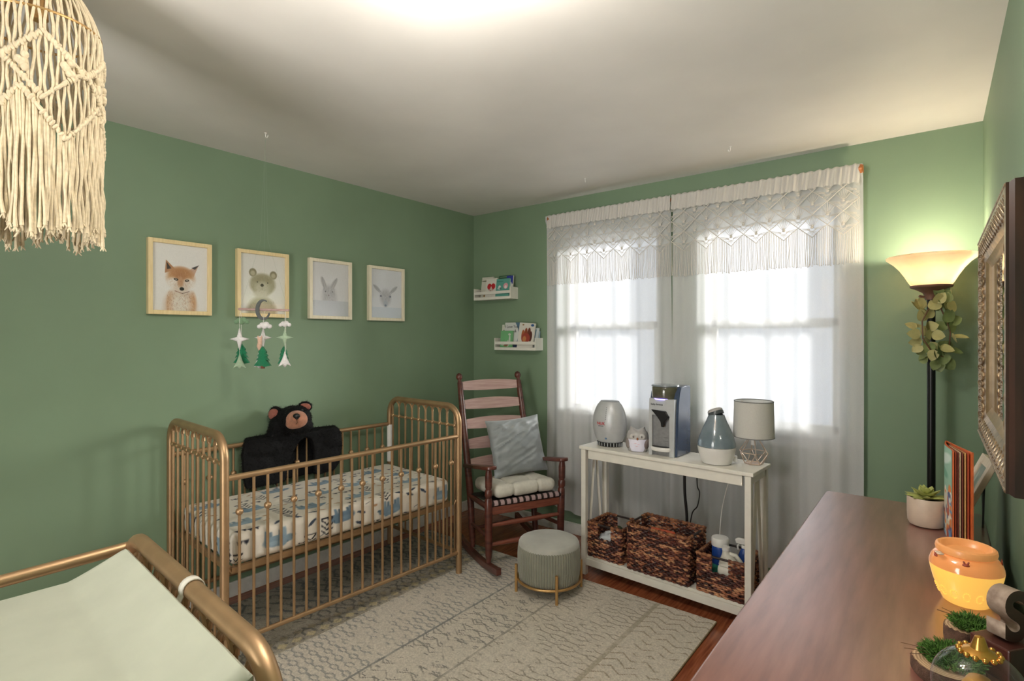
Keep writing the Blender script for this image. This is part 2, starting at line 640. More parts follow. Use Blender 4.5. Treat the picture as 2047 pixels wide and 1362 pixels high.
M_['stem'] = mat('brown stem', rgb(98, 66, 44), 0.6)

# ------------------------------------------------------------------ the room
def slab(name, a, b, m):
    return struct(MB().bb(a, b).build(name, m, smooth=False))
slab('floor', (-0.1, -RD - 1.3, -0.1), (RW + 0.1, 0.14, 0), M_['floor'])
slab('ceiling', (-0.1, -RD - 1.3, RH), (RW + 0.1, 0.14, RH + 0.1), M_['ceiling'])
slab('wall_left', (-0.1, -RD, 0), (0, 0, RH), M_['wall'])
slab('wall_right', (RW, -RD, 0), (RW + 0.1, 0, RH), M_['wall'])
DX0, DX1, DH = 1.36, 2.24, 2.05  # doorway opening added out of view to let the fill lamp in
w = MB().bb((-0.1, -RD - 0.1, 0), (DX0, -RD, RH)).bb((DX1, -RD - 0.1, 0), (RW + 0.1, -RD, RH)).bb((DX0, -RD - 0.1, DH), (DX1, -RD, RH))
struct(w.build('wall_front', M_['wall'], smooth=False))
w = MB().bb((-0.1, -RD - 1.3, 0), (RW + 0.1, -RD - 1.2, RH)).bb((-0.1, -RD - 1.2, 0), (0.0, -RD - 0.1, RH)).bb((RW, -RD - 1.2, 0), (RW + 0.1, -RD - 0.1, RH))
struct(w.build('wall_hall_added', M_['trim'], smooth=False))  # unseen hall box, added around the fill lamp
WIN = [(0.95, 1.70), (1.99, 2.76)]
WZ0, WZ1 = 0.90, 2.24
w = MB()
xs = [-0.1, WIN[0][0], WIN[0][1], WIN[1][0], WIN[1][1], RW + 0.1]
for i in range(5):
    if i % 2 == 0:
        w.bb((xs[i], 0, 0), (xs[i + 1], 0.14, RH))
    else:
        w.bb((xs[i], 0, 0), (xs[i + 1], 0.14, WZ0))
        w.bb((xs[i], 0, WZ1), (xs[i + 1], 0.14, RH))
struct(w.build('wall_back', M_['wall'], smooth=False))
for k, (x0, x1) in enumerate(WIN):
    wn = bpy.data.objects.new('window_%d' % (k + 1), None)
    COL.objects.link(wn)
    wn.location = ((x0 + x1) / 2, 0.06, WZ0)
    struct(wn)
    hw, h = (x1 - x0) / 2, WZ1 - WZ0
    f = MB()
    for sx in (-1, 1):
        f.bb((sx * hw, -0.055, 0), (sx * (hw - 0.03), 0.06, h))
    f.bb((-hw, -0.055, h - 0.03), (hw, 0.06, h)).bb((-hw, -0.055, 0), (hw, 0.06, 0.03))
    f.build('window_frame', M_['trim'], wn, smooth=False, bevel=0.003)
    for nm, z0, z1, yy in (('lower_sash', 0.03, 0.685, -0.01), ('upper_sash', 0.63, h - 0.03, 0.025)):
        s = MB()
        a, b = hw - 0.03, 0.035
        for sx in (-1, 1):
            s.bb((sx * a, yy - 0.016, z0), (sx * (a - b), yy + 0.016, z1))
        s.bb((-a, yy - 0.016, z0), (a, yy + 0.016, z0 + 0.045)).bb((-a, yy - 0.016, z1 - 0.045), (a, yy + 0.016, z1))
        so = s.build(nm, M_['trim'], wn, smooth=False, bevel=0.002)
        MB().bb((-a + b, yy - 0.002, z0 + 0.045), (a - b, yy + 0.002, z1 - 0.045)).build('window_pane', M_['pane'], so, smooth=False)
t = MB()
t.bb((0.92, -0.012, 0.84), (2.79, 0, 0.90)).bb((0.89, -0.026, 0.90), (2.81, 0.0, 0.918))
struct(t.build('trim_1', M_['trim'], smooth=False, bevel=0.002))
def baseb(name, a, b):
    struct(MB().bb(a, b).build(name, M_['trim'], smooth=False, bevel=0.004))
baseb('baseboard_left', (0, -RD, 0), (0.014, 0, 0.085))
baseb('baseboard_back', (0.014, -0.014, 0), (RW - 0.014, 0, 0.085))
baseb('baseboard_right', (RW - 0.014, -RD, 0), (RW, 0, 0.085))
# white casing of the doorway added behind the camera for the fill lamp
dr = bpy.data.objects.new('door_added_1', None)
COL.objects.link(dr)
dr.location = ((DX0 + DX1) / 2, -RD, 0)
struct(dr)
hwd = (DX1 - DX0) / 2
d = MB().bb((-hwd - 0.07, 0.0, 0), (-hwd, 0.018, DH + 0.07)).bb((hwd, 0.0, 0), (hwd + 0.07, 0.018, DH + 0.07)).bb((-hwd, 0.0, DH), (hwd, 0.018, DH + 0.07))
d.build('added_door_casing', M_['trim'], dr, smooth=False, bevel=0.004)

# ceiling light with three bulbs, above and behind the photographer
cl = thing('ceiling_light', 'brass ceiling light with three white globes in the middle of the room', 'ceiling light', (2.25, -2.62, RH))
MB().lathe([(0.15, -0.001), (0.15, -0.02), (0.12, -0.035), (0.02, -0.045)], 28).build('canopy', M_['brass'], cl)
bulb_m = mat('lit globe', (1, 0.93, 0.82, 1), 0.3, emit=(1, 0.86, 0.68, 1), estr=8)
for q in range(3):
    a = q * 2.094 + 0.4
    px, py = 0.11 * math.cos(a), 0.11 * math.sin(a)
    MB().cyl((px * 0.7, py * 0.7, -0.02), (px, py, -0.075), 0.016).build('lamp_holder', M_['brass'], cl)
    MB().ball((px, py, -0.115), 0.05, 20, 12).build('globe_bulb', bulb_m, cl)
for q in range(3):
    a = q * 2.094 + 0.4
    l = bpy.data.lights.new('globe_glow', 'POINT')
    l.energy = 9
    l.shadow_soft_size = 0.055
    l.color = (1, 0.95, 0.88)
    lo = bpy.data.objects.new('globe_glow', l)
    COL.objects.link(lo)
    lo.parent = cl
    lo.location = (0.14 * math.cos(a), 0.14 * math.sin(a), -0.22)

# three small white screw hooks in the ceiling
for i, (x, y, lab, rz) in enumerate(((0.445, -2.076, 'small white ceiling hook holding the strings of the felt mobile', 0.3),
                                     (1.328, -0.366, 'small white ceiling hook near the left end of the curtains, empty', 2.0),
                                     (2.263, -0.394, 'small white ceiling hook in front of the right curtain, empty', 2.6))):
    hk = thing('ceiling_hook', lab, 'hook', (x, y, RH), rz, 'hooks screwed into the ceiling')
    m = MB().lathe([(0.007, 0), (0.007, -0.003), (0.003, -0.005)], 14).tube([(0, 0, -0.004), (0, 0, -0.014)] + arc((0.008, 0, -0.017), 0.008, PI, 2.2 * PI, 10), 0.0022, 8)
    m.build('screw_hook', M_['whiteplastic'], hk)

# ------------------------------------------------------------------ rug
def rug():
    x0, x1, y0, y1 = 0.12, 2.262, -2.95, -0.635
    px = 0.0065
    W, H = int((x1 - x0) / px), int((y1 - y0) / px)
    cv = Canvas(W, H, (212, 204, 190))
    X = x0 + cv.u * (x1 - x0)
    Y = y0 + cv.v * (y1 - y0)
    n1 = np.array([mnoise.noise(Vector((i * 0.37, 0, 0))) for i in range(4096)], np.float32)
    def vnoise(s, seed):
        a = RNG.random((int(H * px / s) + 3, int(W * px / s) + 3)).astype(np.float32)
        fy, fx = (Y - y0) / s, (X - x0) / s
        iy, ix = fy.astype(int), fx.astype(int)
        ty, tx = fy - iy, fx - ix
        return (a[iy, ix] * (1 - tx) + a[iy, ix + 1] * tx) * (1 - ty) + (a[iy + 1, ix] * (1 - tx) + a[iy + 1, ix + 1] * tx) * ty
    fade = vnoise(0.03, 1) * 0.6 + vnoise(0.16, 2) * 0.6
    brk = np.clip((fade - 0.42) * 6, 0, 1)
    def tri(t):
        return np.abs((t % 1.0) * 2 - 1)
    gray = (112, 110, 106)
    dark = (86, 84, 82)
    wob = (vnoise(0.05, 3) - 0.5) * 0.012
    def zig(mask, py, pxx, amp, w, c, al=0.75):
        d = np.abs(((Y + wob + amp * tri(X / pxx)) % py) - py / 2)
        cv.put(np.clip((w - d) / (w * 0.6) + 0.4, 0, 1) * mask * brk, c, al)
    def hexa(mask, py, pxx, a, b, w, c, al=0.9, off=0.0):
        row = np.floor((Y + wob) / py)
        yy = ((Y + wob) % py) - py / 2
        xx = ((X + off + (row % 2) * pxx / 2) % pxx) - pxx / 2
        h = b * np.clip((a - np.abs(xx)) / (a * 0.55), 0, 1)
        d = np.where(np.abs(xx) < a, np.abs(np.abs(yy) - h), np.abs(yy))
        cv.put(np.clip((w - d) / (w * 0.6) + 0.4, 0, 1) * mask * brk, c, al)
    A = ((X > 0.765) & (X < 1.165)).astype(np.float32)
    B = ((X > 1.17) & (X < 1.47)).astype(np.float32)
    Cc = ((X > 1.478) & (X < 1.945)).astype(np.float32)
    D = ((X > 1.955)).astype(np.float32)
    E = ((X < 0.752)).astype(np.float32)
    hexa(A, 0.050, 0.084, 0.027, 0.013, 0.0048, (134, 134, 132), 0.7)
    zig(B, 0.062, 0.10, 0.034, 0.0042, (128, 122, 114))
    hexa(B * (fade > 0.62), 0.062, 0.10, 0.02, 0.012, 0.004, gray, 0.7)
    hexa(Cc, 0.056, 0.155, 0.052, 0.017, 0.0036, (134, 124, 110), 0.75)
    hexa(Cc * (fade < 0.5), 0.112, 0.155, 0.03, 0.022, 0.004, (110, 106, 104), 0.8, 0.04)
    zig(D, 0.058, 0.115, 0.038, 0.0042, (138, 122, 100))
    # border beside the cot, darker ground
    cv.put(E * (0.75 + 0.25 * fade), (146, 138, 122), 0.9)
    hexa(E * (X > 0.52), 0.075, 0.10, 0.04, 0.026, 0.007, (96, 92, 86))
    zig(E * (X < 0.52), 0.07, 0.13, 0.045, 0.009, (72, 74, 76))
    hexa(E * (X < 0.5), 0.11, 0.16, 0.06, 0.036, 0.008, (88, 90, 92), 0.8)
    row = ((Y / 0.075) % 1.0 - 0.5) * 0.075
    dd = np.abs(X - 0.722) + np.abs(row)
    cv.put(np.clip((0.031 - dd) / 0.006, 0, 1), (198, 182, 142), 0.9)
    row2 = (((Y + 0.0375) / 0.075) % 1.0 - 0.5) * 0.075
    dd = np.abs(X - 0.665) + np.abs(row2)
    cv.put(np.clip((0.028 - dd) / 0.006, 0, 1), (160, 146, 116), 0.7)
    for xl, wd, c, al in ((0.758, 0.004, (120, 108, 86), 0.8), (1.167, 0.0055, (132, 132, 128), 0.95), (1.474, 0.0045, (140, 134, 124), 0.8), (1.722, 0.004, (150, 142, 130), 0.25), (1.95, 0.011, (168, 158, 138), 0.75)):
        cv.put(np.clip((wd - np.abs(X - xl + wob * 0.2)) / 0.003 + 0.5, 0, 1) * (0.55 + 0.45 * brk), c, al)
    cv.put((vnoise(0.009, 5) > 0.72).astype(np.float32) * (E + 0.25), (70, 68, 66), 0.22)
    cv.grain(0.12)
    bumpn = vnoise(0.02, 7)
    root = thing('rug', 'large cream rug with grey zigzag and hexagon bands under the gold crib', 'rug')
    o = cv.panel('pile', lambda u, v: (x0 + u * (x1 - x0), y0 + v * (y1 - y0), 0.011), M_['rug'], root)
    b = MB().bb((x0 - 0.004, y0 - 0.004, 0.0005), (x1 + 0.004, y1 + 0.004, 0.0105))
    b.build('bound_edge', mat('rug binding', rgb(150, 132, 104), 0.95, 0, 0.15, 60, 0.3), root, smooth=False, bevel=0.003)
rug()

# ------------------------------------------------------------------ the gold crib
def end_frame(width, ztop, zlow, rc, r, foot=True):
    """bent tube: up one post, over the rounded corners, down the other; local x runs 0 .. -width"""
    pts = [(0, 0, 0), (0, 0, ztop - rc)] + arc((-rc, 0, ztop - rc), rc, 0, PI / 2, 8)[1:] + arc((-width + rc, 0, ztop - rc), rc, PI / 2, PI, 8) + [(-width, 0, 0)]
    return MB().tube(pts, r, 16)

def crib_end(root, y, W, zt, zm, zl, nsp):
    o = end_frame(W, zt, zl, 0.105, 0.0185).build('end_frame', M_['gold'], root, (0, y, 0))
    MB().tube([(-0.018, 0, zm), (-W + 0.018, 0, zm)], 0.0075, 10).build('cross_rail', M_['gold'], root, (0, y, 0))
    MB().tube([(-0.018, 0, zl), (-W + 0.018, 0, zl)], 0.0115, 12).build('bottom_rail', M_['gold'], root, (0, y, 0))
    sp = (W - 0.075) / (nsp - 1)
    xs_ = [-0.0375 - sp * i for i in range(nsp)]
    za = zt - 0.052
    arches = MB()
    for i in range(nsp - 1):
        c = ((xs_[i] + xs_[i + 1]) / 2, 0.003 * (1 if i % 2 else -1), za)
        arches.tube(arc(c, sp / 2, 0, PI, 8), 0.0062, 8)
    arches.build('arch_row', M_['gold'], root, (0, y, 0))
    for x in xs_:
        s = MB().tube([(x, 0, zl), (x, 0, za)], 0.0066, 8).ball((x, 0, zm), 0.0135, 12, 8)
        s.build('end_spindle', M_['gold'], root, (0, y, 0))

def crib_side(root, x, L, zr, zl, n, zb):
    MB().tube([(x, -0.012, zr), (x, -L + 0.012, zr)], 0.0135, 14).build('side_rail', M_['gold'], root)
    MB().tube([(x, -0.012, zl), (x, -L + 0.012, zl)], 0.0115, 12).build('lower_rail', M_['gold'], root)
    for i in range(n):
        y = -L * (i + 1) / (n + 1)
        s = MB().tube([(x, y, zl), (x, y, zr)], 0.0068, 8)
        if i % 2 == 0:
            s.ball((x, y, zb), 0.0165, 14, 9)
        s.build('side_spindle', M_['gold'], root)

CR = thing('crib', 'full size gold metal spindle crib along the green wall', 'crib', (0.82, -1.04, 0.0115), R(-3.742))
CW, CL = 0.724, 1.368
crib_end(CR, 0, CW, 1.033, 0.912, 0.128, 10)
crib_end(CR, -CL, CW, 1.033, 0.912, 0.128, 10)
crib_side(CR, 0, CL, 0.850, 0.128, 21, 0.695)
crib_side(CR, -CW, CL, 0.850, 0.128, 21, 0.695)
b = MB()
for x in (-0.035, -CW + 0.035):
    b.bb((x - 0.009, -0.04, 0.418), (x + 0.009, -CL + 0.04, 0.443))
for y in (-0.04, -CL + 0.04, -0.46, -0.92):
    b.bb((-0.035, y - 0.009, 0.418), (-CW + 0.035, y + 0.009, 0.443))
for i in range(9):
    x = -0.06 - i * (CW - 0.12) / 8
    b.tube([(x, -0.04, 0.436), (x, -CL + 0.04, 0.436)], 0.003, 6)
b.build('mattress_support', M_['gold'], CR, smooth=False)
for x in (0, -CW):
    for y in (-0.03, -CL + 0.03):
        c = MB()
        c.tube([(x * 0.985 - 0.008, y, 0.43), (x * 0.985 - 0.008, y + (0.028 if y > -0.5 else -0.028), 0.475)], 0.004, 6)
        c.ball((x * 0.985 - 0.008, y + (0.024 if y > -0.5 else -0.024), 0.48), 0.009)
        c.build('support_bracket', M_['gold'], CR)
s = MB().tube([(-CW, 0, 0.585), (-CW, 0, 0.845)], 0.0205, 16)
tag(s.build('post_sleeve', M_['whiteplastic'], CR), 'white sleeve on the back corner post')

# mattress with its printed sheet
def sheet_canvas():
    L, T, S = 1.29, 0.655, 0.16
    tot = T + 2 * S
    px = 0.0036
    cv = Canvas(int(L / px), int(tot / px), (226, 219, 207))
    a = cv.asp
    rnd = random.Random(5)
    def cell(u, v, k):
        s = 1.0 / tot
        ink = (44, 46, 56)
        if k == 0:                         # watercolour bear walking
            w = 0.060 / L
            h = 0.054 / tot
            fl = rnd.choice((-1, 1))
            tone = rnd.choice(((122, 146, 164), (136, 158, 172), (110, 134, 154)))
            dk_ = tuple(q - 26 for q in tone)
            for q, ln in ((-0.78, 0.95), (-0.42, 0.80), (0.36, 0.82), (0.66, 0.98)):
                cv.poly([(u + (q - 0.17) * w, v), (u + (q + 0.19) * w, v), (u + (q + 0.12) * w, v - h * ln), (u + (q - 0.13) * w, v - h * ln)], dk_ if abs(q) < .5 else tone, 0.95)
            cv.ell(u, v + h * 0.12, w * 1.02, h * 0.50, tone, 0.2)
            cv.ell(u + fl * w * 0.5, v + h * 0.35, w * 0.45, h * 0.36, tone, 0.25)
            cv.ell(u + fl * w * 1.08, v + h * 0.10, w * 0.36, h * 0.32, tone, 0.25)
            cv.ell(u + fl * w * 1.42, v - h * 0.04, w * 0.17, h * 0.14, dk_, 0.3)
            cv.ell(u + fl * w * 0.95, v + h * 0.42, w * 0.10, h * 0.12, dk_, 0.3)
            cv.ell(u - fl * w * 0.25, v + h * 0.25, w * 0.5, h * 0.2, tuple(q + 28 for q in tone), 0.8, 0, 0.6)
        elif k == 1:                       # stack of outlined triangles
            for q in range(3):
                z = v + (q - 1) * 0.026 * s
                cv.line((u - 0.03 / L, z), (u, z + 0.03 * s), 0.0035 * s, ink)
                cv.line((u + 0.03 / L, z), (u, z + 0.03 * s), 0.0035 * s, ink)
            cv.line((u - 0.03 / L, v - 0.03 * s), (u + 0.03 / L, v - 0.03 * s), 0.0035 * s, ink)
        elif k == 2:                       # black triangles in a row
            for q in range(2):
                x = u + (q - 0.5) * 0.03 / L
                cv.poly([(x - 0.013 / L, v), (x + 0.013 / L, v), (x, v + 0.022 * s)], ink)
        elif k == 3:                       # dashes
            for q in range(4):
                x = u + q * 0.011 / L
                cv.line((x, v), (x + 0.004 / L, v + (0.012 + 0.006 * q) * s), 0.0032 * s, ink)
        elif k == 4:                       # brush stroke leaf
            cv.ell(u, v, 0.026 / L, 0.008 * s, (66, 76, 92), 0.3, rnd.uniform(-0.7, 0.7))
        elif k == 5:
            cv.ell(u, v, 0.018 / L, 0.006 * s, (176, 138, 104), 0.4, rnd.uniform(-0.7, 0.7))
            cv.line((u - 0.05 / L, v - 0.02 * s), (u - 0.02 / L, v - 0.03 * s), 0.002 * s, (120, 120, 124))
    bears = []
    for j in range(5):
        for i in range(4):
            u = (i + (0.28 if j % 2 else 0.72) + rnd.uniform(-0.1, 0.1)) / 4
            v = (j + 0.5 + rnd.uniform(-0.1, 0.1)) / 5
            bears.append((u, v))
            cell(u, v, 0)
    for j in range(13):
        for i in range(15):
            u = (i + 0.5 + rnd.uniform(-0.3, 0.3)) / 15
            v = (j + 0.5 + rnd.uniform(-0.3, 0.3)) / 13
            if any(abs(u - p) * L < 0.095 and abs(v - q) * tot < 0.062 for p, q in bears):
                continue
            cell(u, v, rnd.choice((4, 3, 1, 2, 4, 5, 5, 2, 4)))
    return cv.lin(), L, T, S, tot
def mattress():
    A, L, T, S, tot = sheet_canvas()
    H, W = A.shape[:2]
    def smp(u, v):
        return tuple(A[min(H - 1, max(0, int(v * H))), min(W - 1, max(0, int(u * W)))])
    th = 0.145
    def cf(fi, p):
        u = (p[1] + L / 2) / L
        if fi == 0:
            return smp(u, (S + p[0] + T / 2) / tot)
        if fi == 2:
            return smp(u, (S + T + (th / 2 - p[2])) / tot)
        if fi == 3:
            return smp(u, (S - (th / 2 - p[2])) / tot)
        if fi == 4:
            return smp(1 - (th / 2 - p[2]) / L, (S + p[0] + T / 2) / tot)
        if fi == 5:
            return smp((th / 2 - p[2]) / L, (S + p[0] + T / 2) / tot)
        return (0.72, 0.68, 0.62, 1)
    def bp(e, n):
        low = max(0.0, min(1.0, (0.0 - e.z) / 0.07))
        return low * 0.0035 * math.sin((e.x + e.y) * 150 + 3 * math.sin(e.y * 9)) * (1 - abs(n.z)) - 0.006 * low * (1 - abs(n.z)) + 0.003 * mnoise.noise(Vector((e.x * 6, e.y * 6, e.z * 6)))
    mb = MB()
    rbox(mb, (T, L, th), 0.035, 0.0042, cf, bp)
    root = thing('crib_mattress', 'white crib mattress fitted with a blue bear print sheet', 'mattress')
    root.matrix_world = CR.matrix_basis @ Matrix.Translation((-CW / 2, -CL / 2, 0.513))
    mb.build('fitted_sheet', M_['cloth_print'], root, weld=0.0002)
mattress()
# ------------------------------------------------------------------ changing table with its pad (same gold metal)
TT = thing('changing_table', 'gold metal changing table with a spindle panel, at the near left corner of the room', 'changing table', (2.327, -3.026, 0.0), R(-3.9))
TW, TD = 0.875, 0.58
crib_end(TT, 0, TW, 0.953, 0.83, 0.30, 13)
crib_end(TT, -TD, TW, 0.90, 0.80, 0.30, 13)
for x in (-0.03, -TW + 0.03):
    MB().tube([(x, -0.01, 0.925 if x < -0.5 else 0.80), (x, -TD + 0.01, 0.905 if x < -0.5 else 0.80)], 0.0145, 14).build('side_rail', M_['gold'], TT)
MB().bb((-0.02, -0.02, 0.775), (-TW + 0.02, -TD + 0.02, 0.795)).build('changing_shelf', M_['white'], TT, smooth=False, bevel=0.004)
MB().bb((-0.02, -0.02, 0.29), (-TW + 0.02, -TD + 0.02, 0.31)).build('lower_shelf', M_['white'], TT, smooth=False, bevel=0.004)

def changing_pad():
    root = thing('changing_pad', 'pale sage contoured changing pad strapped on the gold changing table', 'changing pad')
    root.matrix_world = Matrix.Translation((2.327, -3.026, 0.7955)) @ Matrix.Rotation(R(-3.9), 4, 'Z')
    L0, L1, Y0, Y1 = -0.745, -0.012, -0.032, -0.47
    mb = MB()
    def sec(v):
        # cross section: far raised side, flat trough, near raised side
        y = Y0 + (Y1 - Y0) * v
        a = abs(v - 0.5) * 2
        t = max(0.0, min(1.0, (a - 0.44) / 0.56))
        return y, 0.118 + 0.052 * t ** 1.1
    nu, nv = 60, 44
    def top(u, v):
        x = L0 + (L1 - L0) * u
        y, z = sec(v)
        e = min(u, 1 - u) * (L1 - L0)
        ev = min(v, 1 - v) * (Y0 - Y1)
        q = 1.0
        for d in (abs(e), abs(ev)):
            if d < 0.018:
                q *= math.sqrt(max(0.0, 1 - (1 - d / 0.018) ** 2))
        z = z - 0.018 * (1 - q)
        z += 0.003 * mnoise.noise(Vector((x * 7, y * 7, 3.1)))
        return (x, y, z)
    mb.grid(nu, nv, top)
    # sides
    def ring(k):
        out = []
        for i in range(nu - 1): out.append(i)
        for j in range(nv - 1): out.append(j * nu + nu - 1)
        for i in range(nu - 1): out.append((nv - 1) * nu + nu - 1 - i)
        for j in range(nv - 1): out.append((nv - 1 - j) * nu)
        return out
    rg = ring(0)
    base = len(mb.v)
    n = len(rg)
    for i in rg:
        p = mb.v[i]
        mb.v.append((p[0], p[1], 0.0))
    for i in range(n):
        mb.f.append((rg[i], base + i, base + (i + 1) % n, rg[(i + 1) % n]))
        mb.m.append(0)
    mb.f.append(tuple(base + i for i in range(n)))
    mb.m.append(0)
    mb.build('pad_cover', M_['sage'], root, angle=50)
    # safety strap looped over the panel rail
    z0 = 0.953 - 0.7955
    s = MB()
    x = -0.395
    pts = [(x, -0.030, 0.10), (x, -0.026, 0.140)] + arc((x, 0, z0), 0.0225, PI * 1.12, -0.15 * PI, 12, 'yz') + [(x, 0.021, 0.07)]
    for p, q in zip(pts[:-1], pts[1:]):
        p, q = Vector(p), Vector(q)
        s.add([(p.x - 0.011, p.y, p.z), (p.x + 0.011, p.y, p.z), (q.x + 0.011, q.y, q.z), (q.x - 0.011, q.y, q.z)], [(0, 1, 2, 3)])
    o = s.build('strap', M_['linen'], root, weld=0.0002, angle=60)
    sd = o.modifiers.new('solid', 'SOLIDIFY')
    sd.thickness = 0.003
    tag(o, 'white webbing strap looped over the rail')
changing_pad()

# ------------------------------------------------------------------ macrame lampshade hanging at the upper left
def macrame():
    cx, cy, rad = 1.185, -3.105, 0.142
    root = thing('macrame_lampshade', 'cream macrame hanging shade with long knotted fringe at the upper left', 'lampshade', (cx, cy, RH))
    zt, zb = 2.335 - RH, 1.760 - RH
    def P(a, z, dr=0.0):
        h = max(0.0, min(1.0, (z - (zt - 0.02)) / 0.17))
        r = (rad + dr) * (1 - 0.62 * h * h) * (1.0 + 0.02 * math.sin(3 * a))
        return (r * math.cos(a), r * math.sin(a), z)
    MB().tube([P(2 * PI * i / 48, zt, 0.0) for i in range(48)], 0.004, 8, True).build('hoop', M_['brass'], root)
    MB().tube([P(2 * PI * i / 32, zt + 0.165, 0.0) for i in range(32)], 0.004, 8, True).build('top_ring', M_['brass'], root)
    MB().cyl((0, 0, -0.001), (0, 0, -0.03), 0.05, 0.045, 24).cyl((0, 0, -0.03), (0, 0, -0.10), 0.004).build('ceiling_rose', M_['white'], root)
    MB().lathe([(0.02, -0.10), (0.022, -0.16), (0.016, -0.165)], 16).build('lamp_holder', M_['brass'], root)
    g = MB()
    for k in range(4):
        a = k * PI / 2 + 0.3
        g.tube([(0.015, 0.0, -0.11) if False else (0.02 * math.cos(a), 0.02 * math.sin(a), -0.11), P(a, zt + 0.165)], 0.0025, 6)
    g.build('ring_spoke', M_['brass'], root)
    N = 72
    rnd = random.Random(3)
    # zig-zag knot rows (height over the angle)
    def row(a, z, amp, n, ph):
        t = (a * n / (2 * PI) + ph) % 1.0
        return z - amp * (1 - abs(2 * t - 1))
    rows = [(2.275 - RH, 0.085, 5, 0.10), (2.205 - RH, 0.10, 5, 0.60), (2.125 - RH, 0.12, 5, 0.35)]
    kn = MB()
    for z, amp, n, ph in rows:
        m = 150
        for i in range(m):
            a = 2 * PI * i / m
            c = P(a, row(a, z, amp, n, ph), 0.004)
            t = Vector((-math.sin(a), math.cos(a), 0))
            rr = 0.0068 * rnd.uniform(0.85, 1.15)
            Mx = Matrix.Rotation(a, 3, 'Z') @ Matrix.Rotation(rnd.uniform(-0.8, 0.8), 3, 'X')
            kn.ball(c, (rr, rr * 0.8, rr * 1.5), 8, 5, Mx)
    # berry knots between the rows
    for i in range(10):
        a = 2 * PI * (i + 0.35) / 10
        z = row(a, *rows[1][:2], rows[1][2], rows[1][3]) + 0.035
        for q in range(6):
            c = P(a + rnd.uniform(-0.07, 0.07), z + rnd.uniform(-0.018, 0.018), 0.006)
            kn.ball(c, (0.009, 0.009, 0.011), 8, 5)
    kn.build('knot_rows', M_['cotton'], root)
    up = MB()
    for i in range(N):
        a = 2 * PI * i / N
        pts = []
        zz = zt + 0.165
        zlow = row(a, *rows[2])
        k = 16
        for j in range(k + 1):
            z = zz + (zlow - zz) * j / k
            aa = a + 0.022 * math.sin(z * 46 + (i % 2) * PI) + rnd.uniform(-0.004, 0.004)
            pts.append(P(aa, z, 0.002 * math.sin(j)))
        up.tube(pts, 0.0036, 6)
    up.build('knotted_cords', M_['cotton'], root)
    fr = MB()
    for i in range(N):
        for h in range(2):
            a = 2 * PI * (i + h * 0.45 + rnd.uniform(-0.1, 0.1)) / N
            z0 = row(a, *rows[2])
            z1 = zb + rnd.uniform(-0.012, 0.03) + 0.012 * math.sin(a * 5)
            k = 14
            ph, am = rnd.uniform(0, 6), rnd.uniform(0.01, 0.035)
            dr = rnd.uniform(-0.008, 0.008)
            pts = []
            for j in range(k + 1):
                t = j / k
                aa = a + am * t * math.sin(t * 5 + ph) * 1.2
                pts.append(P(aa, z0 + (z1 - z0) * t, dr * t + 0.003 * math.sin(t * 14 + ph)))
            fr.tube(pts, [0.0036] * (k - 1) + [0.0042, 0.0052], 6)
            e = Vector(pts[-1])
            for q in range(3):
                fr.tube([e, e + Vector((rnd.uniform(-0.008, 0.008), rnd.uniform(-0.008, 0.008), -0.013))], [0.003, 0.0012], 5)
    o = fr.build('fringe', M_['cotton'], root)
    o['kind'] = 'stuff'
macrame()

# ------------------------------------------------------------------ four framed animal prints on the left wall
def art_fox():
    c = Canvas(150, 190, (238, 236, 232))
    o, d, w = (208, 168, 130), (172, 120, 84), (236, 230, 222)
    c.ell(.50, .06, .27, .26, (206, 180, 154), .6)
    c.ell(.32, .10, .07, .16, o, .7); c.ell(.72, .12, .07, .16, o, .7)
    c.ell(.5, .08, .18, .20, (228, 220, 206), .7)
    c.poly([(.24, .76), (.22, .56), (.42, .62)], (182, 134, 100)); c.poly([(.25, .73), (.26, .62), (.34, .63)], (58, 52, 52), .9)
    c.poly([(.84, .72), (.64, .62), (.74, .52)], (202, 170, 150)); c.poly([(.85, .72), (.70, .665), (.77, .645)], (70, 66, 68), .95)
    c.ell(.505, .50, .25, .165, o, .35)
    c.ell(.505, .57, .20, .09, (190, 140, 98), .6)
    c.ell(.50, .51, .08, .09, d, .9, 0, .5)
    c.ell(.36, .42, .11, .075, w, .6); c.ell(.66, .42, .11, .075, w, .6)
    c.ell(.515, .38, .13, .085, (222, 208, 194), .5)
    c.ell(.50, .44, .055, .08, (198, 156, 122), .7)
    c.ell(.42, .475, .04, .018, (56, 46, 42), .4, -.2); c.ell(.62, .465, .04, .018, (56, 46, 42), .4, .2)
    c.ell(.42, .477, .012, .008, (214, 206, 190), .4); c.ell(.62, .467, .012, .008, (214, 206, 190), .4)
    c.ell(.525, .335, .042, .026, (34, 32, 34), .3)
    c.line((.40, .30), (.53, .265), .006, (140, 96, 80), .8); c.line((.53, .265), (.66, .30), .006, (120, 96, 88), .8)
    rn = random.Random(2)
    for i in range(260):
        u, v = rn.uniform(.26, .76), rn.uniform(.02, .30)
        c.line((u, v), (u + rn.uniform(-.02, .02), v - rn.uniform(.01, .03)), .0025, rn.choice(((182, 130, 96), (232, 226, 216), (150, 110, 92))), .4)
    for i in range(160):
        u, v = rn.uniform(.3, .72), rn.uniform(.38, .62)
        c.line((u, v), (u + (u - .5) * .08, v - .02), .002, rn.choice(((172, 118, 80), (224, 190, 160))), .35)
    c.grain(.04)
    return c
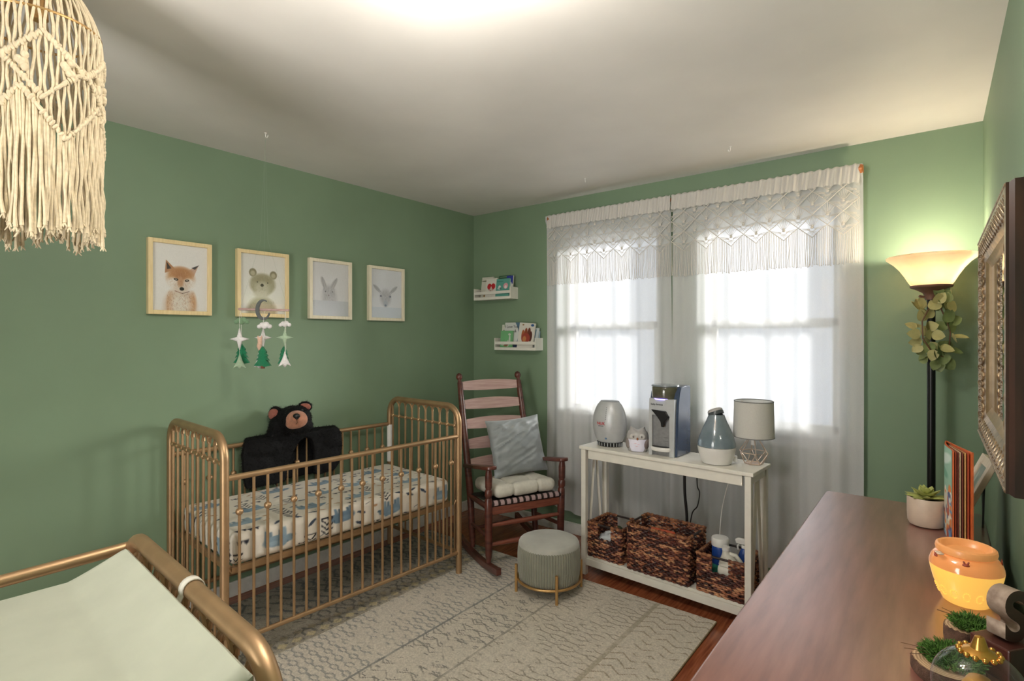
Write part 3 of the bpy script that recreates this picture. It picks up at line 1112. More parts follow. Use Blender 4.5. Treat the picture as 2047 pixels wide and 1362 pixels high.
def art_bear():
    c = Canvas(150, 190, (232, 230, 224))
    b, d = (176, 168, 142), (142, 134, 108)
    c.ell(.47, .02, .33, .26, b, .3); c.ell(.47, .05, .2, .2, (188, 180, 156), .8)
    c.ell(.27, .69, .082, .070, d, .25); c.ell(.73, .67, .082, .070, d, .25)
    c.ell(.27, .68, .05, .042, (186, 176, 150), .5); c.ell(.73, .66, .05, .042, (186, 176, 150), .5)
    c.ell(.49, .50, .285, .185, b, .25)
    c.ell(.49, .58, .2, .07, (160, 152, 124), .8)
    c.ell(.48, .42, .15, .12, (196, 190, 170), .6); c.ell(.46, .33, .16, .06, (206, 200, 184), .7)
    c.ell(.475, .485, .038, .026, (68, 62, 56), .3)
    c.ell(.37, .535, .016, .012, (92, 84, 70), .5); c.ell(.60, .53, .016, .012, (92, 84, 70), .5)
    c.line((.475, .46), (.475, .40), .004, (120, 112, 94), .6)
    rn = random.Random(4)
    for i in range(420):
        u, v = rn.uniform(.2, .78), rn.uniform(.02, .68)
        if ((u - .49) / .27) ** 2 + ((v - .5) / .18) ** 2 < 1 or v < .24:
            c.line((u, v), (u + rn.uniform(-.02, .02), v - .022), .002, rn.choice((d, (198, 190, 168), (158, 150, 124))), .4)
    c.grain(.04)
    return c
def art_rabbit():
    c = Canvas(150, 190, (222, 222, 222))
    g = (150, 150, 152)
    c.ell(.47, .33, .20, .24, (190, 190, 190), .6)
    for (u0, v0, u1, v1) in ((.36, .50, .27, .72), (.52, .50, .66, .72)):
        c.ell((u0 + u1) / 2, (v0 + v1) / 2, .055, .13, (184, 182, 180), .4, math.atan2(u0 - u1, v1 - v0) )
        c.line((u0 - .03, v0), (u1, v1), .007, g, .8); c.line((u0 + .05, v0), (u1 + .015, v1), .005, g, .7)
    c.ell(.45, .45, .14, .11, (182, 182, 182), .5)
    c.ell(.36, .46, .018, .014, (86, 84, 86), .4); c.ell(.55, .46, .018, .014, (86, 84, 86), .4)
    c.ell(.45, .39, .02, .012, (138, 126, 124), .4)
    rn = random.Random(6)
    for i in range(300):
        u, v = rn.uniform(.30, .62), rn.uniform(.30, .55)
        c.line((u, v), (u, v - .03), .002, rn.choice(((140, 140, 144), (206, 206, 208))), .35)
    c.put((c.v < .29).astype(np.float32), (198, 202, 206), .9)
    c.grain(.04)
    return c
def art_fawn():
    c = Canvas(150, 190, (220, 222, 224))
    g = (150, 152, 156)
    c.ell(.47, .42, .17, .17, (184, 184, 186), .6)
    for s in (-1, 1):
        c.ell(.47 + s * .27, .60, .05, .11, (180, 180, 182), .4, s * -.9)
        c.line((.47 + s * .14, .53), (.47 + s * .38, .67), .006, g, .8); c.line((.47 + s * .15, .49), (.47 + s * .38, .66), .005, g, .6)
        c.ell(.47 + s * .15, .45, .03, .022, (88, 96, 112), .4)
    c.ell(.47, .30, .07, .07, (172, 178, 186), .6); c.ell(.47, .26, .035, .022, (110, 122, 140), .4)
    rn = random.Random(8)
    for i in range(220):
        u, v = rn.uniform(.32, .62), rn.uniform(.40, .56)
        c.line((u, v), (u, v - .035), .002, rn.choice(((142, 142, 146), (206, 208, 210))), .4)
    c.put((c.v < .22).astype(np.float32), (192, 204, 214), .6)
    c.grain(.04)
    return c
PICS = [(-2.468, -2.163, art_fox, 'gold framed print of a fox cub, leftmost picture on the green wall'),
        (-2.026, -1.714, art_bear, 'gold framed print of a bear cub behind the hanging felt mobile'),
        (-1.575, -1.260, art_rabbit, 'pale framed print of a rabbit on the green wall'),
        (-1.118, -0.798, art_fawn, 'pale framed print of a fawn, the picture nearest the room corner')]
for (y0, y1, fn, lab) in PICS:
    z0, z1, fw_, dp = 1.595, 1.984, 0.021, 0.030
    root = thing('framed_print', lab, 'framed picture', (0.001, (y0 + y1) / 2, z0), 0, 'animal prints in a row on the green wall')
    hw, h = (y1 - y0) / 2, z1 - z0
    f = MB()
    for (a, b) in (((0, -hw, 0), (dp, -hw + fw_, h)), ((0, hw - fw_, 0), (dp, hw, h)), ((0, -hw + fw_, 0), (dp, hw - fw_, fw_)), ((0, -hw + fw_, h - fw_), (dp, hw - fw_, h))):
        f.bb(a, b)
    f.build('frame', M_['framegold'] if fn in (art_fox, art_bear) else M_['framepale'], root, smooth=False, bevel=0.0015)
    MB().bb((0.001, -hw + fw_ * 0.6, fw_ * 0.6), (0.014, hw - fw_ * 0.6, h - fw_ * 0.6)).build('backing_board', M_['frameback'], root, smooth=False)
    ww, hh = hw - fw_, h - fw_
    fn().panel('print', lambda u, v: (0.0165, -ww + 2 * ww * u, fw_ + (hh - fw_) * v), M_['print'], root)
    MB().bb((0.0195, -ww - 0.003, fw_ - 0.003), (0.0215, ww + 0.003, hh + 0.003)).build('glass', M_['pane'], root, smooth=False)

# ------------------------------------------------------------------ felt mobile
def mobile():
    ox, oy = 0.440, -2.080
    rt = Vector((0.7857, 0.6187, 0))
    nf = Vector((0.6187, -0.7857, 0))
    root = thing('baby_mobile', 'felt mobile of moon, clouds, stars and pine trees on strings over the crib', 'mobile', (ox, oy, 1.617), math.atan2(0.6187, 0.7857))
    # local: x along the dowel, -y towards the crib front, z up
    k = 0.002572
    def px(dx, dy):
        return dx * k, -dy * k
    felt = lambda n, c: mat(n, c, 0.95, 0, 0.08, 120, 0.3, sheen=0.3)
    fw_ = felt('white felt', rgb(226, 222, 222)); fg = felt('green felt', rgb(24, 116, 78)); fs = felt('sage felt', rgb(118, 150, 116))
    fl = felt('light sage felt', rgb(164, 186, 158)); fm = felt('grey felt', rgb(92, 96, 96)); fp = felt('peach felt', rgb(214, 178, 156)); fb = felt('brown felt', rgb(112, 66, 50))
    st = mat('white string', rgb(226, 224, 216), 0.8)
    FR_ = Matrix.Rotation(PI / 2, 4, 'X')     # 2-D outline into the upright plane
    def piece(name, poly, x, y, z, m, th=0.010, bul=0.006, rz=0.0, sc=1.0):
        mb = MB()
        mb.prism([(p[0] * sc, p[1] * sc) for p in poly], -th / 2, th / 2, Matrix.Rotation(rz, 4, 'Z') @ FR_, None, bul)
        return mb.build(name, m, root, (x, y, z), angle=55)
    MB().cyl((-0.132, 0, 0.004), (0.128, 0, -0.002), 0.0062, n=12).build('dowel', M_['slatwood'], root)
    # crescent moon, open to the right
    mo = []
    for i in range(25):
        a = R(62) + (R(338) - R(62)) * i / 24
        mo.append((0.037 * math.cos(a), 0.053 * math.sin(a)))
    inn = []
    for i in range(25):
        a = R(338) + (R(62) - R(338)) * i / 24
        inn.append((0.006 + 0.027 * math.cos(a), 0.002 + 0.043 * math.sin(a)))
    mm = MB()
    n = 25
    vs_ = [(p[0], y, p[1]) for y in (-0.006, 0.006) for p in (mo + inn[::-1])]
    fs_ = []
    for i in range(n - 1):
        fs_ += [(i, i + 1, n + i + 1, n + i), (2 * n + i + 1, 2 * n + i, 3 * n + i, 3 * n + i + 1), (i + 1, i, 2 * n + i, 2 * n + i + 1), (n + i, n + i + 1, 3 * n + i + 1, 3 * n + i)]
    fs_ += [(0, n, 3 * n, 2 * n), (n - 1, 3 * n - 1, 4 * n - 1, 2 * n - 1)]
    mm.add(vs_, fs_)
    mm.build('moon', fm, root, (0.0, -0.014, 0.0))
    star = []
    for i in range(8):
        a = PI / 2 + i * PI / 4
        r = 0.049 if i % 2 == 0 else 0.0165
        star.append((r * math.cos(a), r * math.sin(a) * (1.0 if i % 4 else 1.12)))
    tree = [(0, .058)]
    for (w0, w1, z) in ((.020, .010, .030), (.028, .015, .008), (.034, .020, -.014), (.042, .0, -.040)):
        tree += [(w0, z)] + ([(w1, z + .004)] if w1 else [])
    tree = tree + [(.012, -.046)] + [(-p[0], p[1]) for p in tree[:0:-1]]
    tri_s = [(0, .045), (.012, .006), (.03, -.03), (.012, -.022), (0, -.036), (-.012, -.022), (-.03, -.03), (-.012, .006)]
    def cloud(x, y, z, m, s=1.0):
        mb = MB()
        for (a, b, r) in ((-.026, -.004, .012), (-.010, .004, .016), (.008, .006, .017), (.026, -.003, .013), (0, -.004, .014)):
            mb.ball((a * s, 0, b * s), (r * s, 0.011 * s, r * s * .9), 14, 9)
        o = mb.build('cloud', m, root, (x, y, z))
        rm = o.modifiers.new('remesh', 'REMESH'); rm.mode = 'VOXEL'; rm.voxel_size = 0.0022; rm.use_smooth_shade = True
        return o
    F, B_ = -0.016, 0.016
    # left strand
    cloud(-0.124, B_, -0.058, fs, 1.05)
    piece('star', star, -0.119, F, -0.150, fw_)
    piece('pine_tree', tree, -0.124, B_, -0.232, fg)
    piece('star', tri_s, -0.116, F - .004, -0.268, fl, rz=0.25)
    # centre strand
    cloud(0.008, F, -0.082, fw_, 1.0)
    piece('star', star, -0.018, B_ + .01, -0.143, fw_, sc=0.9)
    fx = MB()
    fx.tube([(0, 0, .036), (0, 0, .028), (.001, 0, .010), (-.003, 0, -.010), (.002, 0, -.03)], [.006, .0115, .0105, .012, .008], 12)
    for s in (-1, 1):
        fx.ball((s * .009, 0, .036), (.004, .003, .008), 8, 6)
    fx.build('fox_figure', fp, root, (-0.013, F - .006, -0.176))
    piece('pine_tree', tree, 0.005, F - .012, -0.245, fg, 0.016, 0.010, sc=1.0)
    MB().cyl((0.005, F - .012, -0.300), (0.005, F - .012, -0.285), 0.010, n=12).build('tree_trunk', fb, root)
    piece('star', tri_s, -0.034, B_, -0.265, fw_, rz=-0.4)
    # right strand
    cloud(0.103, B_ - .01, -0.074, fw_, 0.85)
    piece('star', star, 0.112, F, -0.142, fl, sc=0.85, rz=0.35)
    piece('pine_tree', tree, 0.094, B_, -0.240, fg, rz=1.2, sc=0.9)
    piece('star', tri_s, 0.112, F, -0.258, fw_, rz=0.7)
    for (x, y, z0, z1) in ((-0.119, F, 0.0, -0.30), (-0.126, B_, 0.0, -0.22), (0.006, F - .004, 0.0, -0.19), (-0.018, B_ + .01, 0.0, -0.24), (0.108, B_ - .01, 0.0, -0.22), (0.113, F, 0.0, -0.25)):
        MB().tube([(x, 0, z0), (x, y, z0 - 0.03), (x, y, z1)], 0.0009, 5).build('string', st, root)
    hz = RH - 0.030 - 1.617
    h = MB()
    for x in (-0.125, 0.12, 0.0):
        h.tube([(x, 0, 0.005), (x * 0.15, 0, 0.36), (0.005, 0, hz)], 0.0003, 4)
    h.build('hanging_string', mat('clear nylon line', rgb(150, 168, 148), 0.3), root)
mobile()
# ------------------------------------------------------------------ plush bear draped over the crib rail
def fur_blades(src, n, ln, wd, seed=1, down=0.5):
    rnd = random.Random(seed)
    me = src.data
    me.calc_loop_triangles()
    tris = [(t.vertices[:], t.area, t.normal.copy()) for t in me.loop_triangles]
    cum = np.cumsum([t[1] for t in tris])
    vs_, fs_ = [], []
    for q in range(n):
        i = int(np.searchsorted(cum, rnd.random() * cum[-1]))
        t, _, nn = tris[min(i, len(tris) - 1)]
        a, b = rnd.random(), rnd.random()
        if a + b > 1: a, b = 1 - a, 1 - b
        p = me.vertices[t[0]].co * (1 - a - b) + me.vertices[t[1]].co * a + me.vertices[t[2]].co * b
        d = (nn + Vector((rnd.uniform(-.5, .5), rnd.uniform(-.5, .5), rnd.uniform(-.5, .5) - down))).normalized()
        s = d.cross(Vector((rnd.uniform(-1, 1), rnd.uniform(-1, 1), rnd.uniform(-1, 1)))).normalized() * wd
        k = len(vs_)
        l = ln * rnd.uniform(0.6, 1.3)
        vs_ += [tuple(p - s), tuple(p + s), tuple(p + d * l)]
        fs_.append((k, k + 1, k + 2))
    return vs_, fs_

def remeshed(mb, name, m, parent, vox, smooth_it=4, fur=None):
    o = mb.build(name, m, None, smooth=False)
    rm = o.modifiers.new('remesh', 'REMESH'); rm.mode = 'VOXEL'; rm.voxel_size = vox
    sm = o.modifiers.new('smooth', 'SMOOTH'); sm.factor = 0.6; sm.iterations = smooth_it
    bpy.context.view_layer.update()
    me = bpy.data.meshes.new_from_object(o.evaluated_get(bpy.context.evaluated_depsgraph_get()))
    me.name = name
    bpy.data.objects.remove(o)
    me.materials.clear(); me.materials.append(m)
    for p in me.polygons: p.use_smooth = True
    o = bpy.data.objects.new(name, me)
    COL.objects.link(o)
    if parent is not None: o.parent = parent
    if fur:
        vs_, fs_ = fur_blades(o, *fur)
        base = [tuple(v.co) for v in me.vertices]
        bf = [tuple(p.vertices) for p in me.polygons]
        n = len(base)
        me2 = bpy.data.meshes.new(name)
        me2.from_pydata(base + vs_, [], bf + [tuple(i + n for i in f) for f in fs_])
        me2.materials.append(m)
        for p in me2.polygons: p.use_smooth = True
        o.data = me2
    return o

def bear():
    """local frame: crib frame (x across the crib, y along it, z up), origin at the back right post foot"""
    root = thing('plush_bear', 'large black plush bear with tan muzzle draped over the back rail of the crib', 'plush toy')
    BM = CR.matrix_basis @ Matrix.Translation((-CW + 0.006, 0, 0))
    root.matrix_world = BM
    inv = BM.inverted()
    C0 = Vector((3.156, -3.471, 1.478))
    fwd, rtv, upv = Vector((-0.6187, 0.7857, 0)), Vector((0.7857, 0.6187, 0)), Vector((0, 0, 1))
    tow = -fwd
    hc = inv @ Vector((0.150, -1.752, 0.985))
    ROT = inv.to_3x3()
    def H(r, u, t):
        return hc + ROT @ (rtv * r + upv * u + tow * t)
    b = MB()
    # hide hanging between rail and wall, rail wrap, front limbs hanging inside the crib
    def blob(c, r): b.ball(c, r, 18, 12)
    b.bb((-0.019, -0.96, 0.60), (-0.007, -0.44, 0.872))
    b.tube([(0.010, -1.00, 0.866), (0.006, -0.80, 0.872), (0.004, -0.6, 0.874), (0.004, -0.43, 0.870)], 0.024, 14)
    M_xy = Matrix(((0, 0, 1, 0), (1, 0, 0, 0), (0, 1, 0, 0), (0, 0, 0, 1)))
    # front limbs with the inverted V between them: outline in (y, z), thickness in x
    b.prism([(-1.005, 0.602), (-0.80, 0.598), (-0.778, 0.62), (-0.770, 0.690), (-0.735, 0.770), (-0.690, 0.835), (-0.650, 0.850), (-0.615, 0.830), (-0.598, 0.760), (-0.596, 0.62), (-0.575, 0.602), (-0.46, 0.612), (-0.425, 0.66), (-0.408, 0.76), (-0.412, 0.85), (-0.44, 0.888), (-0.70, 0.880), (-0.98, 0.884), (-1.015, 0.862), (-1.028, 0.80), (-1.018, 0.66)][::-1], 0.014, 0.052, M_xy)
    for (y, z, ry, rz_) in ((-0.93, 0.70, 0.085, 0.10), (-0.90, 0.82, 0.10, 0.06), (-0.50, 0.70, 0.07, 0.09), (-0.48, 0.81, 0.055, 0.07)):
        b.ball((0.045, y, z), (0.026, ry, rz_), 18, 12)
    # neck and head
    for i in range(7):
        t = i / 6
        blob(tuple(H(-0.075 - 0.03 * (1 - t), -0.115 + 0.09 * t, -0.03 + 0.02 * t)), (0.062, 0.072, 0.06))
    Rm = ROT @ Matrix((rtv, upv, tow)).transposed()
    def hb(r, u, t, rad): b.ball(H(r, u, t), rad, 20, 14, Rm)
    hb(-0.01, 0.0, -0.01, (0.098, 0.083, 0.085))
    hb(0.030, 0.010, 0.03, (0.083, 0.078, 0.075))
    hb(0.045, -0.030, 0.035, (0.080, 0.050, 0.06))
    hb(-0.108, 0.035, 0.0, (0.044, 0.048, 0.022))
    hb(0.062, 0.077, -0.015, (0.044, 0.034, 0.022))
    remeshed(b, 'body', M_['fur'], root, 0.0065, 5, (12000, 0.012, 0.0010, 3, 0.45))
    m = MB()
    def sb(mb, r, u, t, rad): mb.ball(H(r, u, t), rad, 22, 14, Rm)
    sb(m, 0.046, 0.012, 0.073, (0.063, 0.056, 0.046))
    sb(m, 0.058, 0.028, 0.092, (0.042, 0.036, 0.042))
    sb(m, 0.030, -0.012, 0.078, (0.046, 0.032, 0.034))
    tag(remeshed(m, 'muzzle', M_['muzzle'], root, 0.006, 5), 'tan muzzle')
    n = MB()
    sb(n, 0.068, 0.042, 0.131, (0.021, 0.015, 0.011))
    sb(n, 0.070, 0.034, 0.131, (0.012, 0.013, 0.009))
    n.build('nose', M_['black'], root)
    s = MB().tube([H(0.070, 0.022, 0.136), H(0.072, 0.004, 0.129), H(0.060, -0.008, 0.122)], 0.0016, 6)
    s.build('mouth_stitch', M_['stem'], root)
    for (r, u, t, rad) in ((-0.112, 0.033, 0.016, (0.033, 0.035, 0.011)), (0.068, 0.077, 0.002, (0.034, 0.022, 0.011))):
        e = MB()
        sb(e, r, u, t, rad)
        tag(e.build('inner_ear', M_['earpink'], root), 'dusty pink ear lining')
    for (r, u, t) in ((-0.012, 0.045, 0.075), (0.075, 0.066, 0.068)):
        e = MB()
        sb(e, r, u, t, (0.008, 0.008, 0.006))
        e.build('eye', M_['black'], root)
bear()

# ------------------------------------------------------------------ rocking chair with seat pad and pillow
CHO = Vector((0.937, -0.612, 0.0115))
CHA = math.atan2(-0.423, 0.906)           # facing
def chair():
    root = thing('rocking_chair', 'dark mahogany ladder back rocking chair beside the crib', 'chair', CHO, CHA)
    # local x forward, y to the sitter's left (viewer's right), z up
    W, SL = M_['chairwood'], M_['slatwood']
    def rock(s):
        pts = []
        for i in range(25):
            t = i / 24
            x = -0.50 + 0.79 * t
            z = 0.021 + 0.30 * (x - (-0.03)) ** 2 * 0.95
            pts.append((x, z))
        mb = MB()
        n = len(pts)
        vs_, fs_ = [], []
        for (x, z) in pts:
            for (dy, dz) in ((-0.016, -0.020), (0.016, -0.020), (0.016, 0.024), (-0.016, 0.024)):
                vs_.append((x, s + dy, z + dz))
        for i in range(n - 1):
            for j in range(4):
                a = i * 4 + j; c = i * 4 + (j + 1) % 4
                fs_.append((a, c, c + 4, a + 4))
        fs_ += [(3, 2, 1, 0), tuple((n - 1) * 4 + j for j in range(4))]
        mb.add(vs_, fs_)
        mb.build('rocker', W, root, bevel=0.004, smooth=True)
    for s in (-0.262, 0.262):
        rock(s)
    def zr(x): return 0.021 + 0.285 * (x + 0.03) ** 2 + 0.02
    for s in (-1, 1):
        # turned front leg up to the arm
        prof = [(0.14, s * 0.262, zr(0.14)), (0.141, s * 0.262, 0.10), (0.143, s * 0.264, 0.20), (0.145, s * 0.266, 0.36), (0.147, s * 0.267, 0.45), (0.148, s * 0.267, 0.462), (0.149, s * 0.268, 0.475), (0.150, s * 0.268, 0.505), (0.151, s * 0.268, 0.515), (0.152, s * 0.268, 0.53), (0.153, s * 0.268, 0.60), (0.155, s * 0.269, 0.640)]
        rad = [0.013, 0.021, 0.024, 0.025, 0.024, 0.018, 0.024, 0.024, 0.017, 0.022, 0.023, 0.017]
        MB().tube(prof, rad, 16).build('front_leg', W, root)
        # back post with turned finial
        yb, yt = s * 0.245, s * 0.237
        pts, rd = [], []
        for (t, r_) in ((0, .014), (.06, .021), (.25, .023), (.33, .024), (.6, .023), (.85, .021), (.94, .019), (.95, .013), (.957, .013), (.965, .021), (.978, .0245), (.992, .018), (1.0, .006)):
            z = zr(-0.16) + (1.205 - zr(-0.16)) * t
            x = -0.16 - 0.05 * min(1, t / .3) - 0.23 * max(0, (t - .3) / .7)
            pts.append((x, yb + (yt - yb) * t, z)); rd.append(r_)
        MB().tube(pts, rd, 16).build('back_post', W, root)
        # arm
        a = MB()
        op = [(-0.262, -0.018), (-0.262, 0.018), (0.02, 0.028), (0.12, 0.037), (0.19, 0.034), (0.205, 0.018), (0.208, 0.0), (0.205, -0.018), (0.19, -0.034), (0.12, -0.037), (0.02, -0.028)]
        a.prism([(p[0], p[1]) for p in op[::-1]], -0.012, 0.012)
        a.build('arm', W, root, (0, s * 0.262, 0.622), bevel=0.006, rot=(0, R(-10), 0))
    def xp(z):
        t = (z - 0.04) / 1.165
        return -0.16 - 0.05 * min(1, t / .3) - 0.23 * max(0, (t - .3) / .7)
    for z, h in ((1.115, 0.074), (0.985, 0.078), (0.850, 0.080), (0.715, 0.080), (0.585, 0.078)):
        mb = MB()
        def sl(u, v, side=0, z=z, h=h):
            y = -0.222 + 0.444 * u
            c = 4 * u * (1 - u)
            top = h / 2 * (0.72 + 0.30 * c)
            bot = -h / 2 * (0.80 + 0.22 * c)
            zz = z + bot + (top - bot) * v
            return (xp(z) - 0.020 * c + side - (zz - z) * 0.28, y, zz)
        nu, nv = 22, 5
        front = [sl(i / (nu - 1), j / (nv - 1), 0.005) for j in range(nv) for i in range(nu)]
        back = [sl(i / (nu - 1), j / (nv - 1), -0.005) for j in range(nv) for i in range(nu)]
        n = nu * nv
        fs_ = []
        for j in range(nv - 1):
            for i in range(nu - 1):
                a = j * nu + i
                fs_ += [(a, a + 1, a + nu + 1, a + nu), (n + a + nu, n + a + nu + 1, n + a + 1, n + a)]
        for i in range(nu - 1):
            fs_ += [(i + 1, i, n + i, n + i + 1), ((nv - 1) * nu + i, (nv - 1) * nu + i + 1, n + (nv - 1) * nu + i + 1, n + (nv - 1) * nu + i)]
        for j in range(nv - 1):
            fs_ += [(j * nu, (j + 1) * nu, n + (j + 1) * nu, n + j * nu), ((j + 1) * nu + nu - 1, j * nu + nu - 1, n + j * nu + nu - 1, n + (j + 1) * nu + nu - 1)]
        mb.add(front + back, fs_)
        tag(mb.build('back_slat', SL, root, angle=50), 'pinkish brown slat paled by painted window sheen')
    # seat frame and woven seat
    sz = 0.425
    MB().bb((0.125, -0.255, sz - 0.075), (0.155, 0.255, sz - 0.005)).build('front_rail', M_['railwood'], root, bevel=0.006)
    for s in (-1, 1):
        MB().tube([(-0.205, s * 0.245, sz - 0.045), (0.145, s * 0.262, sz - 0.03)], 0.017, 12).build('side_rail', W, root)
        MB().tube([(-0.175, s * 0.245, 0.20), (0.143, s * 0.264, 0.215)], 0.0125, 12).build('side_stretcher', W, root)
    MB().tube([(-0.205, -0.245, sz - 0.045), (-0.205, 0.245, sz - 0.045)], 0.017, 12).build('rear_rail', W, root)
    MB().tube([(-0.17, -0.245, 0.17), (-0.17, 0.245, 0.17)], 0.0125, 12).build('rear_stretcher', W, root)
    for z in (0.285, 0.165):
        MB().tube([(0.143, -0.262, z), (0.143, -0.10, z), (0.143, 0.10, z), (0.143, 0.262, z)], [0.011, 0.0155, 0.0155, 0.011], 14).build('front_stretcher', M_['railwood'], root)
    MB().tube([(0.148, -0.262, sz - 0.006), (0.148, 0.262, sz - 0.006)], 0.019, 14).build('seat_lip', M_['rush'], root)
    st = MB()
    for i in range(11):
        y = -0.222 + 0.0444 * i
        st.tube(arc((0.148, 0, sz - 0.006), 0.0205, PI * 0.62, -PI * 0.28, 8), 0.002, 4) if False else None
        pts = [(0.148 + 0.0205 * math.cos(a), y, sz - 0.006 + 0.0205 * math.sin(a)) for a in np.linspace(PI * 0.65, -PI * 0.12, 8)]
        for p, q in zip(pts[:-1], pts[1:]):
            st.add([(p[0], y - 0.0135, p[2]), (p[0], y + 0.0135, p[2]), (q[0], y + 0.0135, q[2]), (q[0], y - 0.0135, q[2])], [(0, 1, 2, 3)])
    st.build('strap_weave', M_['rushlight'], root, weld=0.0002)
    MB().grid(12, 12, lambda u, v: (-0.205 + 0.34 * u, (-0.25 + 0.5 * v), sz + 0.002 - 0.03 * (1 - u) - 0.02 * math.sin(PI * v) * math.sin(PI * u))).build('woven_seat', M_['rush'], root)
chair()

def cushion_shape(w, h, t, n, fn_w, pinch=0.10):
    """two-sided pillow: u,v grid, thickness falling to the seam, corners kept sharp"""
    mb = MB()
    def shape(u, v, s):
        x, y = (u - .5) * 2, (v - .5) * 2
        k = (1 - abs(x) ** 2.6) * (1 - abs(y) ** 2.6)
        k = max(0.0, k) ** 0.55
        bx = 1 - pinch * (1 - y * y) * abs(x) ** 3
        by = 1 - pinch * (1 - x * x) * abs(y) ** 3
        px, py = x * w / 2 * by if False else x * w / 2 * (1 - pinch * (1 - y * y) * x * x), y * h / 2 * (1 - pinch * (1 - x * x) * y * y)
        return (px, py, s * (t / 2 * k + fn_w(x, y, s) * min(1, k * 2)))
    mb.grid(n, n, lambda u, v: shape(u, v, 1))
    mb.grid(n, n, lambda u, v: shape(1 - u, v, -1))
    return mb

def seat_pad():
    root = thing('seat_cushion', 'pale linen tufted seat cushion on the rocking chair', 'cushion')
    Mx = Matrix.Translation(CHO) @ Matrix.Rotation(CHA, 4, 'Z') @ Matrix.Translation((-0.02, 0.0, 0.478)) @ Matrix.Rotation(R(-4), 4, 'Y')
    root.matrix_world = Mx
    mb = MB()
    tuft = [(-0.085, -0.09), (-0.085, 0.09), (0.085, -0.09), (0.085, 0.09)]
    def bp(e, n):
        z = 0.0
        for (a, b) in tuft:
            d = math.hypot(e.x - a, e.y - b)
            z -= 0.020 * math.exp(-(d / 0.035) ** 2)
        for b in (-0.09, 0.09):
            z -= 0.011 * math.exp(-((e.y - b) / 0.010) ** 2)
        z += 0.004 * mnoise.noise(Vector((e.x * 14, e.y * 14, e.z * 14)))
        return z
    rbox(mb, (0.37, 0.445, 0.085), 0.040, 0.009, None, bp)
    o = mb.build('cushion_cover', M_['linen'], root, weld=0.0003)
    for (a, b) in tuft:
        MB().ball((a, b, 0.027), (0.009, 0.009, 0.004)).build('tuft_button', M_['linen'], root)
seat_pad()

def throw_pillow():
    root = thing('throw_pillow', 'crumpled grey satin pillow leaning on the rocking chair back', 'pillow')
    def wr(x, y, s):
        a = 0.010 * math.sin(9 * x + 6 * y + 3 * mnoise.noise(Vector((x * 1.6, y * 1.6, s)))) * (0.3 + 0.7 * max(0, -y))
        b = 0.014 * mnoise.noise(Vector((x * 2.2, y * 3.0, 4.2 * s)))
        c = 0.002 * mnoise.noise(Vector((x * 7, y * 9, 1.7)))
        q = x * 0.8 + y * 0.5
        fold_ = 0.016 * (0.5 - abs(mnoise.noise(Vector((q * 1.1, (y - x * 0.45) * 4.2, 5.5 * s)))) * 1.6)
        b += fold_
        ridge = 0.006 * (1 - abs(mnoise.noise(Vector((x * 1.4 + y * 1.1, y * 3.5 - x * 1.5, 9.0)))) * 2.2)
        return a * 0.5 + b + c + ridge
    mb = cushion_shape(0.42, 0.40, 0.13, 52, wr, 0.07)
    Mx = Matrix.Translation(CHO) @ Matrix.Rotation(CHA, 4, 'Z') @ Matrix.Translation((-0.130, 0.075, 0.706)) @ Matrix.Rotation(R(-17), 4, 'Y') @ Matrix.Rotation(R(90), 4, 'Z') @ Matrix.Rotation(R(90), 4, 'X') @ Matrix.Rotation(R(3), 4, 'Z')
    root.matrix_world = Mx
    mb.build('pillow_cover', M_['satin'], root, weld=0.0003)
throw_pillow()

# ------------------------------------------------------------------ ottoman
def ottoman():
    root = thing('ottoman', 'round grey pleated velvet ottoman on a gold ring base', 'ottoman', (1.382, -0.871, 0.0115), R(2))
    n = 576
    def rib(i, a):
        return -0.030 * (1 - abs(math.sin(a * 36))) ** 2.2 if 1 <= i <= 8 else (-0.012 * (1 - abs(math.sin(a * 36))) ** 2.2)
    prof = [(0.150, 0.070), (0.166, 0.072), (0.174, 0.080), (0.178, 0.10), (0.181, 0.13), (0.183, 0.17), (0.183, 0.21), (0.181, 0.245), (0.178, 0.262), (0.174, 0.272)]
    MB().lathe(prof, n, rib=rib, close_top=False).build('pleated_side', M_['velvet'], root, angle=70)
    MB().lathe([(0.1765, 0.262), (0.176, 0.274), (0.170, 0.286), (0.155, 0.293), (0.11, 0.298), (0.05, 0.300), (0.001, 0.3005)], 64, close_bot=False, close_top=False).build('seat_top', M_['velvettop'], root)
    MB().tube([(0.181 * math.cos(2 * PI * i / 64), 0.181 * math.sin(2 * PI * i / 64), 0.070) for i in range(64)], 0.0075, 10, True).build('base_ring', M_['brass'], root)
    for k in range(4):
        a = PI / 4 + k * PI / 2
        MB().cyl((0.193 * math.cos(a), 0.193 * math.sin(a), 0.0), (0.193 * math.cos(a), 0.193 * math.sin(a), 0.158), 0.0085, n=14).build('leg', M_['brass'], root)
ottoman()
# ------------------------------------------------------------------ curtain rod, curtains, lace valances
ROD_Z, ROD_Y = 2.372, -0.070
rod = thing('curtain_rod', 'copper toned wooden curtain rod with round end cap above the window', 'curtain rod', (1.84, ROD_Y, ROD_Z))
MB().cyl((-0.985, 0, 0), (0.985, 0, 0), 0.0125, n=16).build('pole', M_['copper'], rod)
for s in (-1, 1):
    MB().tube([(s * 0.985, 0, 0), (s * 0.990, 0, 0), (s * 1.004, 0, 0), (s * 1.010, 0, 0)], [0.016, 0.027, 0.027, 0.021], 24).build('end_cap', M_['copper'], rod)
    MB().bb((s * 0.93 - 0.012, 0.004, -0.012), (s * 0.93 + 0.012, 0.069, 0.012)).build('wall_bracket', M_['brass'], rod, smooth=False, bevel=0.002)

